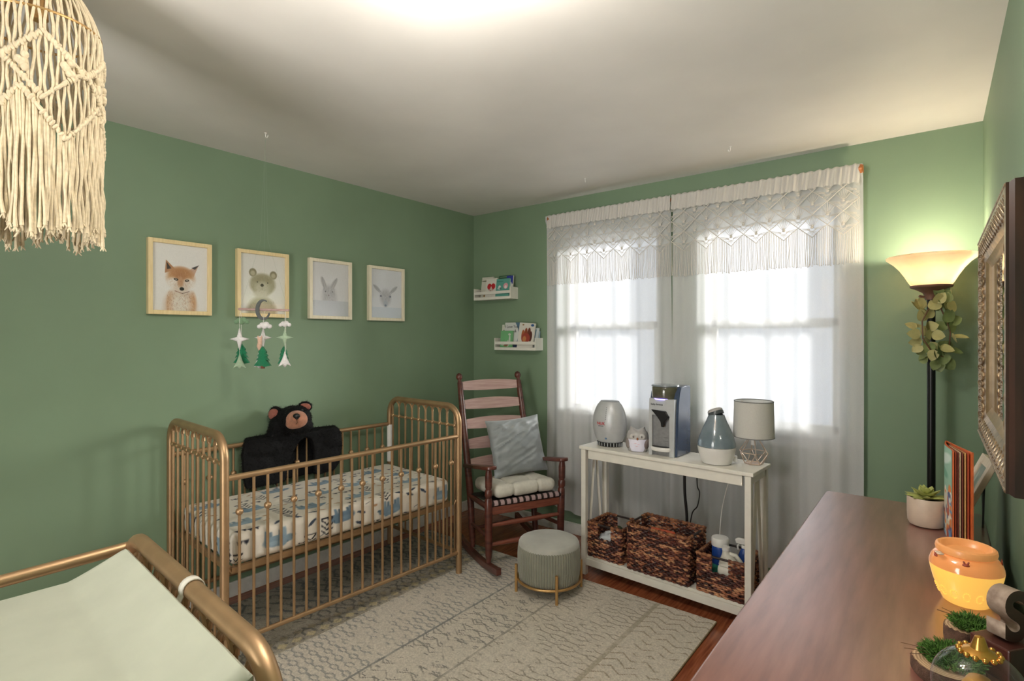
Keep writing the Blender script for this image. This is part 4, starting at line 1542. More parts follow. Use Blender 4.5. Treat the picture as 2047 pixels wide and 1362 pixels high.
def fold(x, z, k):
    """depth of the curtain surface in front of the rod line"""
    a = 0.35 + 0.65 * min(1.0, (2.40 - z) / 0.5)
    w = math.sin(x * 21 + k) + 0.6 * math.sin(x * 47 + 1.7 * k + 0.6 * math.sin(z * 1.3)) + 0.35 * math.sin(x * 83 + 3 * k + 0.4 * z)
    return -0.070 - 0.013 * w * a

def curtain(x0, x1, k, lab, zb0, zb1):
    root = thing('curtain', lab, 'curtain', (0, 0, 0), 0)
    nu, nv = 150, 60
    def f(u, v):
        x = x0 + (x1 - x0) * u
        zt = 2.395
        zb = zb0 + (zb1 - zb0) * u + 0.012 * math.sin(u * 14)
        z = zt + (zb - zt) * v
        xx = x + (0.012 * math.sin(v * 2.2 + k) - 0.022 * v * (0.5 - u) * 1.2) * v
        y = fold(x, z, k) * 1.0
        if z > 2.33:
            y = ROD_Y - 0.0165
        return (xx, min(y, -0.030), z)
    mb = MB().grid(nu, nv, f)
    o = mb.build('panel', M_['curtain'], root, angle=80)
    # back of the rod pocket
    MB().grid(60, 6, lambda u, v: (x0 + (x1 - x0) * u, ROD_Y + 0.0165 * math.sin(PI * (0.5 + v)) * 1.0 if False else ROD_Y - 0.0165 * math.cos(PI * v), 2.356 + 0.030 * math.sin(PI * v))).build('rod_pocket', M_['header'], root, (0, 0, 0.002))
    return root
curtain(0.815, 1.796, 0.4, 'left sheer white curtain panel over the window', 0.20, 0.115)
curtain(1.812, 2.848, 2.1, 'right sheer white curtain panel over the window', 0.115, 0.125)

def valance(x0, x1, k, lab):
    root = thing('lace_valance', lab, 'valance', (0, 0, 0), 0, 'lace valances across the top of the window')
    yo = -0.0225
    rnd = random.Random(int(k * 10))
    def S(x, z, d=0.0):
        return (x, min(fold(x, z, k), -0.030) + yo + d, z)
    zh = 2.300
    # gathered header over the rod
    def hf(u, v):
        x = x0 + (x1 - x0) * u
        z = 2.402 - (2.402 - zh) * v
        rp = 0.0035 * math.sin(x * 150 + 3 * math.sin(x * 23) + v * 1.5) * (1 - 0.5 * v) + 0.0025 * math.sin(x * 310 + v * 4)
        top = math.sqrt(max(0.0, 1 - (1 - min(1, v / 0.14)) ** 2))
        y = (ROD_Y - 0.0175 - 0.003) * top + (ROD_Y) * (1 - top)
        b = max(0.0, (v - 0.35) / 0.65)
        return (x, y * (1 - b) + S(x, zh)[1] * b + rp - 0.004, z + 0.003 * math.sin(x * 150 + 1))
    MB().grid(260, 14, hf).build('gathered_header', M_['header'], root, angle=80)
    net = MB()
    n = max(1, round((x1 - x0 - 0.01) / 0.137))
    dw = (x1 - x0 - 0.006) / n
    dh = 0.128
    zb = 2.028                               # lowest points of the points of lace
    def run(p, q, r, m=4):
        pts = []
        for i in range(m + 1):
            t = i / m
            pts.append(S(p[0] + (q[0] - p[0]) * t, p[1] + (q[1] - p[1]) * t))
        net.tube(pts, r, 4, caps=False)
    def clip(p, q):
        (xa, za), (xb, zb_) = p, q
        if za > zh and zb_ > zh: return None
        if za > zh or zb_ > zh:
            if za > zh: xa, za, xb, zb_ = xb, zb_, xa, za
            t = (zh - za) / (zb_ - za)
            xb, zb_ = xa + (xb - xa) * t, zh
        x_lo, x_hi = x0 + 0.002, x1 - 0.002
        if max(xa, xb) < x_lo or min(xa, xb) > x_hi: return None
        def cl(xa, za, xb, zb_, lim, lo):
            if (xa < lim) == (xb < lim): return xa, za, xb, zb_
            t = (lim - xa) / (xb - xa)
            zm = za + (zb_ - za) * t
            if (xa < lim) == lo: return lim, zm, xb, zb_
            return xa, za, lim, zm
        xa, za, xb, zb_ = cl(xa, za, xb, zb_, x_lo, True)
        xa, za, xb, zb_ = cl(xa, za, xb, zb_, x_hi, False)
        return (xa, za), (xb, zb_)
    def crun(p, q, r, m=3):
        c = clip(p, q)
        if c: run(c[0], c[1], r, m)
    for j in range(0, 6):
        for i in range(-1, n + 1):
            cx = x0 + 0.003 + (i + 0.5 + 0.5 * (j % 2)) * dw
            cz = zb + dh / 2 + j * dh / 2
            T, B_, L, Rr = (cx, cz + dh / 2), (cx, cz - dh / 2), (cx - dw / 2, cz), (cx + dw / 2, cz)
            if cx < x0 - dw * 0.6 or cx > x1 + dw * 0.6 or cz - dh / 2 > zh: continue
            crun(B_, L, 0.0022); crun(B_, Rr, 0.0022)
            # knot with its fan of cords and the parallel cords under it
            kz = cz - 0.008
            if x0 + 0.012 < cx < x1 - 0.012 and kz < zh - 0.01:
                net.ball(S(cx, kz, -0.001), (0.009, 0.0025, 0.007), 8, 5)
                net.ball(S(cx, kz + 0.010, -0.001), (0.007, 0.0025, 0.005), 8, 5)
            for q in (-0.9, -0.6, -0.3, 0.0, 0.3, 0.6, 0.9):
                e = (cx + q * dw * 0.26, cz + dh * 0.5 * (1 - abs(q) * 0.56))
                crun((cx + q * 0.010, kz + 0.008), e, 0.0011, 2)
            for q in (0.16, 0.30, 0.44):
                crun((cx - 0.012, kz - 0.004 - q * 0.02), (cx - dw / 2 + q * dw * 0.42 * 0.6, cz - q * dh * 0.42 + 0.004), 0.0011, 2)
                crun((cx + 0.012, kz - 0.004 - q * 0.02), (cx + dw / 2 - q * dw * 0.42 * 0.6, cz - q * dh * 0.42 + 0.004), 0.0011, 2)
            for q in (0.25, 0.5, 0.75):
                crun((cx - dw * 0.5 * q * 0.55, cz - dh * 0.5 * (1 - q * 0.55)), (cx + dw * 0.25 * (1 - q), cz - dh * 0.25 * (1 + q) + dh * 0.22), 0.0009, 2)
                crun((cx + dw * 0.5 * q * 0.55, cz - dh * 0.5 * (1 - q * 0.55)), (cx - dw * 0.25 * (1 - q), cz - dh * 0.25 * (1 + q) + dh * 0.22), 0.0009, 2)
    net.build('lace_net', M_['lace'], root, smooth=True)
    fr = MB()
    m = int((x1 - x0) / 0.0088)
    for i in range(m):
        x = x0 + 0.003 + (i + 0.5 + rnd.uniform(-0.2, 0.2)) * (x1 - x0 - 0.006) / m
        t = ((x - x0 - 0.003) / dw) % 1.0
        z0 = zb + abs(2 * t - 1) * dh / 2
        z1 = 1.872 + rnd.uniform(-0.006, 0.006)
        ph, am = rnd.uniform(0, 6), rnd.uniform(0.0008, 0.0045)
        pts = []
        for j in range(7):
            s = j / 6
            pts.append(S(x + am * math.sin(s * 6 + ph) * s, z0 + (z1 - z0) * s, -0.001))
        fr.tube(pts, 0.00155, 5)
        fr.ball((pts[-1][0], pts[-1][1], pts[-1][2]), 0.0028, 6, 4)
    o = fr.build('fringe', M_['lace'], root)
    o['kind'] = 'stuff'
valance(0.832, 1.800, 0.4, 'left macrame lace valance with fringe over the sheer curtain')
valance(1.808, 2.836, 2.1, 'right macrame lace valance with fringe over the sheer curtain')

# ------------------------------------------------------------------ white console table
COP, COA = Vector((2.439, -0.621, 0)), R(-3.423)
def console():
    L, D, zt = 1.044, 0.285, 0.798
    root = thing('console_table', 'white two tier console table in front of the curtains', 'table', COP, COA)
    W = M_['white']
    MB().bb((-L, 0, zt - 0.020), (0, D, zt)).build('tabletop', W, root, smooth=False, bevel=0.003)
    x0, x1, y0, y1 = -L + 0.028, -0.028, 0.020, D - 0.020
    for y in (y0, y1):
        MB().bb((x0 + 0.03, y - 0.008, zt - 0.075), (x1 - 0.03, y + 0.008, zt - 0.0205)).build('apron', W, root, smooth=False, bevel=0.002)
    for x in (x0, x1):
        for y in (y0, y1):
            mb = MB()
            e = 0.016
            ins = 0.0
            mb.bb((x - e, y - e, 0.0), (x + e, y + e, zt - 0.0205))
            mb.build('leg', W, root, smooth=False, bevel=0.002)
        MB().bb((x - 0.010, y0 + 0.017, zt - 0.065), (x + 0.010, y1 - 0.017, zt - 0.021)).build('end_rail', W, root, smooth=False, bevel=0.002)
        ym = (y0 + y1) / 2
        for s in (-1, 1):
            MB().tube([(x, ym + s * 0.012, zt - 0.067), (x, ym + s * (D / 2 - 0.062), 0.122)], 0.0095, 4, up=(1, 0, 0)).build('end_strut', W, root, smooth=False)
    MB().bb((x0 - 0.010, y0 + 0.004, 0.102), (x1 + 0.010, y1 - 0.004, 0.118)).build('lower_shelf', W, root, smooth=False, bevel=0.002)
    for y in (y0, y1):
        MB().bb((x0 + 0.017, y - 0.009, 0.060), (x1 - 0.017, y + 0.009, 0.1015)).build('shelf_apron', W, root, smooth=False, bevel=0.002)
    return root
console()
COM = Matrix.Translation(COP) @ Matrix.Rotation(COA, 4, 'Z')

# air purifier
def purifier():
    root = thing('air_purifier', 'egg shaped silver air purifier at the left end of the console table', 'air purifier', (1.545, -0.435, 0.7985), R(6))
    sh = M_['greyplastic']
    prof = [(0.076, 0.026), (0.084, 0.036), (0.099, 0.070), (0.108, 0.110), (0.110, 0.145), (0.105, 0.185), (0.094, 0.222), (0.079, 0.254), (0.066, 0.270), (0.060, 0.276)]
    MB().lathe(prof, 48, sy=0.72).build('shell', sh, root)
    MB().lathe([(0.074, 0.0), (0.080, 0.006), (0.082, 0.026)], 40, sy=0.74).build('base', M_['black'], root)
    s = MB()
    for i in range(26):
        a = 2 * PI * i / 26
        s.box((0.0815 * math.cos(a), 0.0605 * math.sin(a), 0.014), (0.004, 0.004, 0.02), (0, 0, a))
    s.build('base_slots', M_['greyplastic'], root, smooth=False)
    g = MB().lathe([(0.060, 0.2745), (0.060, 0.2765)], 40, sy=0.72)
    g.build('grille_well', M_['black'], root)
    for i in range(13):
        x = -0.054 + 0.009 * i
        ly = 0.043 * math.sqrt(max(0.02, 1 - (x / 0.06) ** 2))
        MB().box((x, 0, 0.278), (0.0035, 2 * ly, 0.004)).build('grille_bar', sh, root, smooth=False)
    d = MB()
    for z in (0.243, 0.232, 0.221, 0.210, 0.194, 0.183, 0.172):
        r = np.interp(z, [p[1] for p in prof], [p[0] for p in prof])
        d.ball((0.004, -r * 0.72 - 0.0003, z), (0.0021, 0.001, 0.0021), 8, 5)
    d.build('indicator_dots', M_['black'], root)
    red = mat('red print', rgb(196, 40, 48), 0.5)
    def onshell(z, dx): 
        r = np.interp(z, [p[1] for p in prof], [p[0] for p in prof])
        return -0.72 * math.sqrt(max(0, r * r - dx * dx)) - 0.0012
    text_mesh('logo_print', 'NUK', 0.026, red, root, (-0.026, onshell(0.145, -0.026) - 0.001, 0.145), (R(90), 0, R(-9)))
    MB().box((-0.027, onshell(0.130, -0.027) - 0.0004, 0.130), (0.036, 0.0012, 0.0026), (0, 0, R(-9))).build('print_line', M_['black'], root, smooth=False)
    MB().bb((-0.005, onshell(0.055, 0) - 0.001, 0.048), (0.008, onshell(0.055, 0) + 0.001, 0.058)).build('badge', mat('blue print', rgb(92, 120, 150), 0.5), root, smooth=False)
purifier()

# owl night light
def owl():
    root = thing('owl_night_light', 'grey and white owl night light between the air purifier and the bottle maker', 'night light', (1.752, -0.475, 0.7985), R(24))
    b = MB()
    n = 40
    def rad(t):
        return np.interp(t, [0, .06, .3, .55, .75, .9, 1.0], [0.052, 0.058, 0.064, 0.065, 0.063, 0.056, 0.040])
    prof = [(float(rad(t)), t * 0.128) for t in np.linspace(0, 1, 22)]
    b.lathe(prof, n, sy=0.82, close_top=False)
    k0 = len(b.v) - n
    # head top dips between the two ear tufts
    for j in range(n):
        x, y, z = b.v[k0 + j]
        b.v[k0 + j] = (x * 1.06, y * 0.72, z + 0.022 * min(1, abs(x) / 0.036) ** 1.5 - 0.006)
    c = len(b.v)
    b.v.append((0, 0, 0.126))
    for j in range(n):
        b.f.append((k0 + j, k0 + (j + 1) % n, c)); b.m.append(0)
    b.build('body', mat('owl grey', rgb(176, 172, 170), 0.45, 0, 0.05, 60), root, angle=60)
    w = MB()
    prof2 = [(float(rad(t)) * 1.012, t * 0.128) for t in np.linspace(0.02, 0.56, 14)]
    def bel(u, v):
        a = -PI / 2 + (u - 0.5) * 2 * (0.62 + 0.42 * v)
        t = 0.02 + 0.56 * v
        r = float(rad(t)) * 1.015
        return (r * math.cos(a), r * math.sin(a) * 0.82, t * 0.128)
    w.grid(20, 14, bel)
    w.build('lit_belly', mat('lit belly', rgb(214, 210, 222), 0.5, emit=(0.90, 0.86, 1.0, 1), estr=0.06), root)
    for s in (-1, 1):
        e = MB().ball((s * 0.026, -0.0465, 0.092), (0.019, 0.006, 0.017), 18, 8)
        e.build('eye_ring', mat('eye ring', rgb(196, 192, 188), 0.5), root)
        MB().ball((s * 0.024, -0.0525, 0.091), (0.005, 0.003, 0.007), 10, 6).build('eye', mat('eye grey', rgb(120, 116, 114), 0.4), root)
    MB().ball((0, -0.054, 0.079), (0.006, 0.005, 0.008), 10, 6).build('beak', mat('orange beak', rgb(150, 84, 44), 0.5), root)
    wg = MB()
    wg.ball((0.053, -0.027, 0.045), (0.014, 0.022, 0.036), 18, 10, Matrix.Rotation(R(-38), 3, 'Z') @ Matrix.Rotation(R(24), 3, 'Y'))
    tag(wg.build('wing', mat('brown wing', rgb(120, 106, 102), 0.5), root), 'grey brown wing')
    wg = MB()
    wg.ball((-0.056, -0.022, 0.048), (0.010, 0.018, 0.032), 18, 10, Matrix.Rotation(R(38), 3, 'Z'))
    wg.build('wing', mat('brown wing', rgb(140, 130, 126), 0.5), root)
    h = MB()
    for (x, z) in ((-0.012, 0.052), (0.006, 0.047), (-0.004, 0.036)):
        h.box((x, -0.0535, z), (0.012, 0.0015, 0.0022))
    h.build('pink_print', mat('pink print', rgb(222, 164, 168), 0.6), root, smooth=False)
owl()

# formula maker
def bottle_maker():
    root = thing('formula_maker', 'tall grey and dark blue baby formula machine on the console table', 'appliance', (1.927, -0.425, 0.7985), R(-3))
    w, d = 0.176, 0.20
    blue = mat('dark blue plastic', rgb(56, 70, 94), 0.22, 0, 0.06, 10, coat=0.3)
    gp = M_['greyplastic']
    # body side profile in y-z, extruded in x
    prof = [(-0.088, 0.0), (0.098, 0.0), (0.098, 0.385), (0.088, 0.397), (0.03, 0.400), (-0.035, 0.392), (-0.055, 0.36), (-0.070, 0.30), (-0.080, 0.20)]
    M = Matrix(((0, 0, 1, 0), (1, 0, 0, 0), (0, 1, 0, 0), (0, 0, 0, 1)))
    MB().prism(prof, -w / 2, w / 2, M).build('housing', blue, root, bevel=0.006)
    f = MB()
    # front fascia with the bottle recess
    yb, yf = -0.084, -0.103
    hw = w / 2 - 0.012
    def fy(z): return -0.106 + 0.10 * max(0, (z - 0.20)) ** 1.25
    nz = 20
    def strip(xa, xb, za, zb):
        vs_, fs_ = [], []
        for i in range(nz + 1):
            z = za + (zb - za) * i / nz
            vs_ += [(xa, fy(z), z), (xb, fy(z), z), (xb, fy(z) + 0.05, z), (xa, fy(z) + 0.05, z)]
        for i in range(nz):
            a = i * 4
            for j in range(4):
                c = (j + 1) % 4
                fs_.append((a + j, a + c, a + 4 + c, a + 4 + j))
        fs_ += [(3, 2, 1, 0), (nz * 4, nz * 4 + 1, nz * 4 + 2, nz * 4 + 3)]
        f.add(vs_, fs_)
    strip(-hw, -hw + 0.020, 0.0, 0.325)
    strip(hw - 0.026, hw, 0.0, 0.325)
    strip(-hw + 0.0195, hw - 0.0255, 0.232, 0.325)
    f.build('front_fascia', gp, root, angle=40)
    MB().bb((-hw + 0.02, -0.088, 0.0), (hw - 0.026, -0.083, 0.24)).build('recess_panel', mat('brushed steel', rgb(150, 150, 152), 0.35, 0.5, 0.08, 60), root, smooth=False)
    MB().prism([(-0.058, 0.262), (0.030, 0.258), (0.050, 0.226), (0.022, 0.196), (0.020, 0.168), (0.004, 0.168), (0.0, 0.196), (-0.022, 0.226)][::-1], 0, 0.022, Matrix.Translation((0, -0.094, 0)) @ Matrix.Rotation(PI / 2, 4, 'X')).build('dispensing_funnel', M_['black'], root, bevel=0.003)
    tr = MB()
    tr.lathe([(0.058, 0.030), (0.062, 0.034), (0.062, 0.048), (0.058, 0.052)], 32, (-0.003, -0.098, 0), sy=0.55)
    tr.build('drip_tray', M_['whiteplastic'], root)
    MB().lathe([(0.054, 0.0522), (0.054, 0.0532)], 32, (-0.003, -0.098, 0), sy=0.55).build('drip_grate', M_['black'], root)
    hp = MB()
    hp.lathe([(0.074, 0.318), (0.078, 0.325), (0.079, 0.388), (0.076, 0.3925)], 40, (-0.010, -0.030, 0), sy=0.86)
    hp.build('powder_hopper', mat('smoky clear hopper', rgb(84, 82, 66), 0.15, 0, 0.25, 14, coat=0.6), root)
    MB().lathe([(0.080, 0.3925), (0.082, 0.395), (0.080, 0.402), (0.06, 0.404)], 40, (-0.010, -0.030, 0), sy=0.86).build('hopper_lid', mat('smoke lid', rgb(120, 128, 134), 0.2, 0, 0.05, 10, coat=0.4), root)
    a = [(0.066 * math.cos(t) - 0.010, -0.030 - 0.074 * math.sin(t), 0.3225) for t in np.linspace(0.9, 2.3, 16)]
    MB().tube(a, 0.0035, 8).build('glow_strip', mat('violet light strip', rgb(120, 100, 230), 0.4, emit=(0.35, 0.28, 1, 1), estr=2.2), root)
    text_mesh('logo_print', 'baby brezza', 0.0155, M_['black'], root, (-0.028, fy(0.293) - 0.001, 0.293), (R(82), 0, 0))
    for (zz, ww) in ((0.105, 0.026), (0.085, 0.030)):
        MB().box((0.020, -0.0884, zz), (ww, 0.0008, 0.0035)).build('print_line', mat('grey print', rgb(118, 118, 120), 0.5), root, smooth=False)
bottle_maker()

# humidifier
def humidifier():
    root = thing('humidifier', 'pear shaped humidifier with white base and smoky blue tank', 'humidifier', (2.222, -0.500, 0.7985), 0.3)
    MB().lathe([(0.060, 0.0), (0.074, 0.003), (0.078, 0.010), (0.090, 0.045), (0.0965, 0.075), (0.0980, 0.092)], 56).build('water_base', M_['whiteplastic'], root)
    m, nt, b = _new('smoky blue tank')
    nz = _noise(nt, 9, 3)
    rp = _ramp(nt, nz.outputs['Fac'], rgb(124, 140, 150), rgb(152, 166, 174))
    nt.links.new(rp.outputs['Color'], b.inputs['Base Color'])
    b.inputs['Roughness'].default_value = 0.16
    b.inputs['Transmission Weight'].default_value = 0.3
    b.inputs['Coat Weight'].default_value = 0.4
    MB().lathe([(0.0975, 0.094), (0.0965, 0.11), (0.088, 0.145), (0.070, 0.19), (0.054, 0.225), (0.044, 0.250), (0.040, 0.262)], 56).build('tank', m, root)
    cp = Matrix.Translation((0, 0, 0.258)) @ Matrix.Rotation(R(-20), 4, 'Y') @ Matrix.Rotation(R(-14), 4, 'X')
    cb = MB()
    cb.lathe([(0.0405, 0.0), (0.0415, 0.012), (0.040, 0.018)], 40, M=cp)
    cb.build('neck_band', mat('dark band', rgb(70, 76, 80), 0.3), root)
    cc = MB()
    cc.lathe([(0.0395, 0.018), (0.040, 0.026), (0.033, 0.034), (0.020, 0.034), (0.010, 0.028), (0.004, 0.027)], 40, M=cp)
    cc.build('mist_cap', mat('grey cap', rgb(178, 174, 172), 0.35), root)
    MB().box((0.094, 0.02, 0.026), (0.02, 0.03, 0.03)).build('power_socket', M_['whiteplastic'], root, bevel=0.004)
humidifier()

# geometric table lamp
def table_lamp():
    root = thing('table_lamp', 'small table lamp with grey drum shade and wire diamond base', 'lamp', (2.383, -0.392, 0.7985), 0.4)
    cu = mat('champagne wire', rgb(206, 184, 168), 0.35, 0.6)
    n = 6
    lo = [(0.046 * math.cos(2 * PI * i / n), 0.046 * math.sin(2 * PI * i / n), 0.003) for i in range(n)]
    mi = [(0.075 * math.cos(2 * PI * (i + .5) / n), 0.075 * math.sin(2 * PI * (i + .5) / n), 0.062) for i in range(n)]
    hi = (0, 0, 0.150)
    w = MB()
    for i in range(n):
        for a, b in ((lo[i], lo[(i + 1) % n]), (mi[i], mi[(i + 1) % n]), (lo[i], mi[i]), (lo[(i + 1) % n], mi[i]), (mi[i], (0.018 * math.cos(2 * PI * (i + .5) / n), 0.018 * math.sin(2 * PI * (i + .5) / n), 0.148))):
            w.tube([a, b], 0.0022, 8)
    w.build('wire_base', cu, root)
    MB().cyl((0, 0, 0.0), (0, 0, 0.002), 0.046, n=6).build('base_plate', cu, root)
    MB().cyl((0, 0, 0.10), (0, 0, 0.20), 0.014, n=16).build('lamp_holder', M_['whiteplastic'], root)
    MB().lathe([(0.012, 0.20), (0.016, 0.215), (0.028, 0.245), (0.028, 0.262), (0.018, 0.282), (0.002, 0.29)], 24).build('bulb', M_['whiteplastic'], root)
    shd = mat('grey drum fabric', rgb(198, 196, 190), 0.85, 0, 0.03, 200, 0.1)
    ins = mat('white shade lining', rgb(226, 228, 228), 0.7)
    sh = MB()
    r0, r1, z0, z1 = 0.103, 0.098, 0.145, 0.335
    sh.lathe([(r0, z0), (r1, z1)], 64, close_top=False, close_bot=False, mi=0)
    sh.lathe([(r0 - 0.0025, z0), (r1 - 0.0025, z1)], 64, close_top=False, close_bot=False, mi=1)
    sh.build('lamp_shade', [shd, ins], root)
    for (r, z) in ((r0 - .001, z0), (r1 - .001, z1)):
        MB().tube([(r * math.cos(2 * PI * i / 48), r * math.sin(2 * PI * i / 48), z) for i in range(48)], 0.0028, 6, True).build('shade_hem', mat('grey hem', rgb(120, 120, 118), 0.7), root)
    sp = MB()
    for k in range(3):
        a = k * 2.094
        sp.tube([(0.015 * math.cos(a), 0.015 * math.sin(a), 0.20), (0.0955 * math.cos(a), 0.0955 * math.sin(a), 0.325)], 0.0014, 6)
    sp.build('shade_spider', cu, root)
table_lamp()

# power cords below the table
def cord(lab, pts, r, m, name='power_cord'):
    root = thing(name, lab, 'cord', (0, 0, 0))
    out = []
    P_ = [Vector(p) for p in pts]
    for i in range(len(P_) - 1):
        p0, p1, p2, p3 = P_[max(i - 1, 0)], P_[i], P_[i + 1], P_[min(i + 2, len(P_) - 1)]
        for k in range(8):
            t = k / 8
            out.append(0.5 * ((2 * p1) + (-p0 + p2) * t + (2 * p0 - 5 * p1 + 4 * p2 - p3) * t * t + (-p0 + 3 * p1 - 3 * p2 + p3) * t ** 3))
    out.append(P_[-1])
    MB().tube(out, r, 10).build('cable', m, root)
def W3(x, y, z): return tuple(COM @ Vector((x, y, z)))
cord('thick black cord hanging straight behind the console table', [W3(-0.485, 0.292, 0.80), W3(-0.487, 0.294, 0.74), W3(-0.488, 0.300, 0.55), W3(-0.478, 0.305, 0.42), W3(-0.470, 0.302, 0.25), W3(-0.44, 0.298, 0.006)], 0.0085, M_['black'])
cord('thin black cord bending outward behind the console table', [W3(-0.415, 0.292, 0.80), W3(-0.412, 0.296, 0.70), W3(-0.412, 0.302, 0.60), W3(-0.400, 0.306, 0.56), W3(-0.412, 0.304, 0.48), W3(-0.455, 0.322, 0.41), W3(-0.48, 0.326, 0.20), W3(-0.46, 0.318, 0.005)], 0.0034, M_['black'])
cord('thin white cord hanging slantwise behind the right half of the console table', [W3(-0.195, 0.292, 0.80), W3(-0.20, 0.296, 0.74), W3(-0.245, 0.305, 0.60), W3(-0.275, 0.308, 0.44), W3(-0.285, 0.304, 0.20), W3(-0.28, 0.298, 0.006)], 0.0026, M_['whiteplastic'])

# ------------------------------------------------------------------ seagrass baskets and what is in them
def basket(lab, x0, x1, y0, y1, h, cut, seed):
    """cut: 'front' or 'side' - where the handle openings are"""
    root = thing('wicker_basket', lab, 'basket', (0, 0, 0), 0, 'woven baskets on the lower shelf of the console table')
    root.matrix_world = COM @ Matrix.Translation(((x0 + x1) / 2, (y0 + y1) / 2, 0.1185))
    a, b = (x1 - x0) / 2 - 0.008, (y1 - y0) / 2 - 0.008
    rnd = random.Random(seed)
    rc = 0.014
    def per(s):
        """point on the rounded rectangle, s in 0..1, and outward normal"""
        Ls = [2 * a, 2 * b, 2 * a, 2 * b]
        tot = sum(Ls)
        d = s % 1.0 * tot
        for k in range(4):
            if d <= Ls[k]:
                t = d / Ls[k]
                if k == 0: p, n = (-a + 2 * a * t, -b), (0, -1)
                elif k == 1: p, n = (a, -b + 2 * b * t), (1, 0)
                elif k == 2: p, n = (a - 2 * a * t, b), (0, 1)
                else: p, n = (-a, b - 2 * b * t), (-1, 0)
                return Vector(p), Vector(n), k, t
            d -= Ls[k]
        return Vector((-a, b)), Vector((-1, 0)), 3, 1.0
    rows = max(6, int(h / 0.0108))
    rh = h / rows
    tot = 4 * (a + b)
    step = 0.0085
    N = int(tot / step) // 4 * 4
    dk = [rgb(52, 28, 24), rgb(84, 46, 38), rgb(124, 72, 54), rgb(162, 104, 76), rgb(68, 36, 34), rgb(108, 62, 52), rgb(204, 150, 112), rgb(60, 32, 28), rgb(182, 124, 92)]
    mb = MB()
    def hole(k, t, z):
        if z < h - 0.075 or z > h - 0.004: return False
        if cut == 'front' and k in (0, 2): return 0.33 < t < 0.67
        if cut == 'side' and k in (1, 3): return 0.30 < t < 0.70 and z > h - 0.058
        return False
    for r in range(rows):
        z = rh * (r + 0.5)
        seg = []
        cols = []
        base = rnd.choice(dk)
        def flush():
            if len(seg) > 2:
                n0 = len(mb.v)
                mb.tube(seg, [0.0060 * rnd.uniform(0.75, 1.25) for _ in seg], 6, flat=1.0, up=(0, 0, 1), col=[c for c in cols for _ in range(6)])
        cur = rnd.choice(dk)
        for i in range(N + 1):
            s = i / N
            p, n, k, t = per(s)
            if hole(k, t, z):
                flush(); seg, cols = [], []
                continue
            off = 0.0038 * math.sin(i * PI / 2 + r * PI) 
            zz = z + 0.0022 * math.cos(i * PI / 2 + r * PI) + rnd.uniform(-0.001, 0.001)
            seg.append((p.x + n.x * off, p.y + n.y * off, zz))
            if rnd.random() < 0.4: cur = rnd.choice(dk)
            cols.append(cur)
        flush()
    mb.build('woven_wall', M_['basket'], root)
    # wrapped rim
    rim = MB()
    rim_c = [rgb(150, 98, 62), rgb(120, 72, 48), rgb(92, 52, 38), rgb(172, 118, 78)]
    seg, cols = [], []
    def rflush():
        if len(seg) > 2:
            rim.tube(seg, [0.0085 * rnd.uniform(0.9, 1.12) for _ in seg], 8, up=(0, 0, 1), col=[c for c in cols for _ in range(8)])
    for i in range(N + 1):
        p, n, k, t = per(i / N)
        if (cut == 'front' and k in (0, 2) and 0.33 < t < 0.67) or (cut == 'side' and k in (1, 3) and 0.30 < t < 0.70):
            rflush(); seg, cols = [], []
            continue
        seg.append((p.x, p.y, h + 0.002 * math.sin(i * 1.7)))
        cols.append(rnd.choice(rim_c))
    rflush()
    rim.build('wrapped_rim', M_['basket'], root)
    for s in (-1, 1):
        if cut == 'front':
            e = a * 0.40
            hp = MB().cyl((-e, s * b, h - 0.001), (e, s * b, h - 0.001), 0.0062, n=12)
        else:
            e = b * 0.48
            hp = MB().cyl((s * a, -e, h - 0.001), (s * a, e, h - 0.001), 0.0062, n=12)
        hp.build('handle', mat('dark handle', rgb(44, 32, 30), 0.4), root)
    MB().bb((-a, -b, 0.0), (a, b, 0.006)).build('basket_floor', mat('dark base weave', rgb(48, 28, 22), 0.8), root, smooth=False)
    return root
basket('small wicker basket at the left end of the lower shelf with a front handle', -1.000, -0.752, 0.018, 0.262, 0.205, 'front', 1)
basket('tall large wicker basket in the middle of the lower shelf', -0.722, -0.338, 0.012, 0.266, 0.262, 'side', 2)
basket('small wicker basket holding bottles at the right end of the lower shelf', -0.305, -0.045, 0.018, 0.262, 0.200, 'front', 3)

def in_basket(x, y, z=0.1255): return tuple(COM @ Vector((x, y, z)))
bag = thing('crumpled_bag', 'pale grey crumpled bag inside the small left basket', 'bag', in_basket(-0.885, 0.12))
mb = MB()
mb.ball((0, 0, 0.065), (0.075, 0.065, 0.063), 40, 26)
for i, p in enumerate(mb.v):
    q = Vector(p)
    s = 1 + 0.22 * mnoise.noise(q * 28) + 0.1 * mnoise.noise(q * 60)
    mb.v[i] = (q.x * s, q.y * s, 0.065 + (q.z - 0.065) * s)
mb.build('bag_film', mat('pale plastic film', rgb(206, 212, 216), 0.25, 0, 0.06, 20), bag, loc=(0, 0, 0.015), angle=25)
bx = thing('orange_box', 'orange red box standing inside the large middle basket', 'box', in_basket(-0.545, 0.105), COA + R(3))
MB().box((0, 0, 0.115), (0.15, 0.085, 0.228)).build('carton', mat('orange red card', rgb(214, 92, 52), 0.45, 0, 0.04, 20), bx, smooth=False, bevel=0.012, seg=4)
MB().bb((-0.060, -0.0435, 0.06), (0.060, -0.0428, 0.16)).build('front_print', M_['white'], bx, smooth=False)

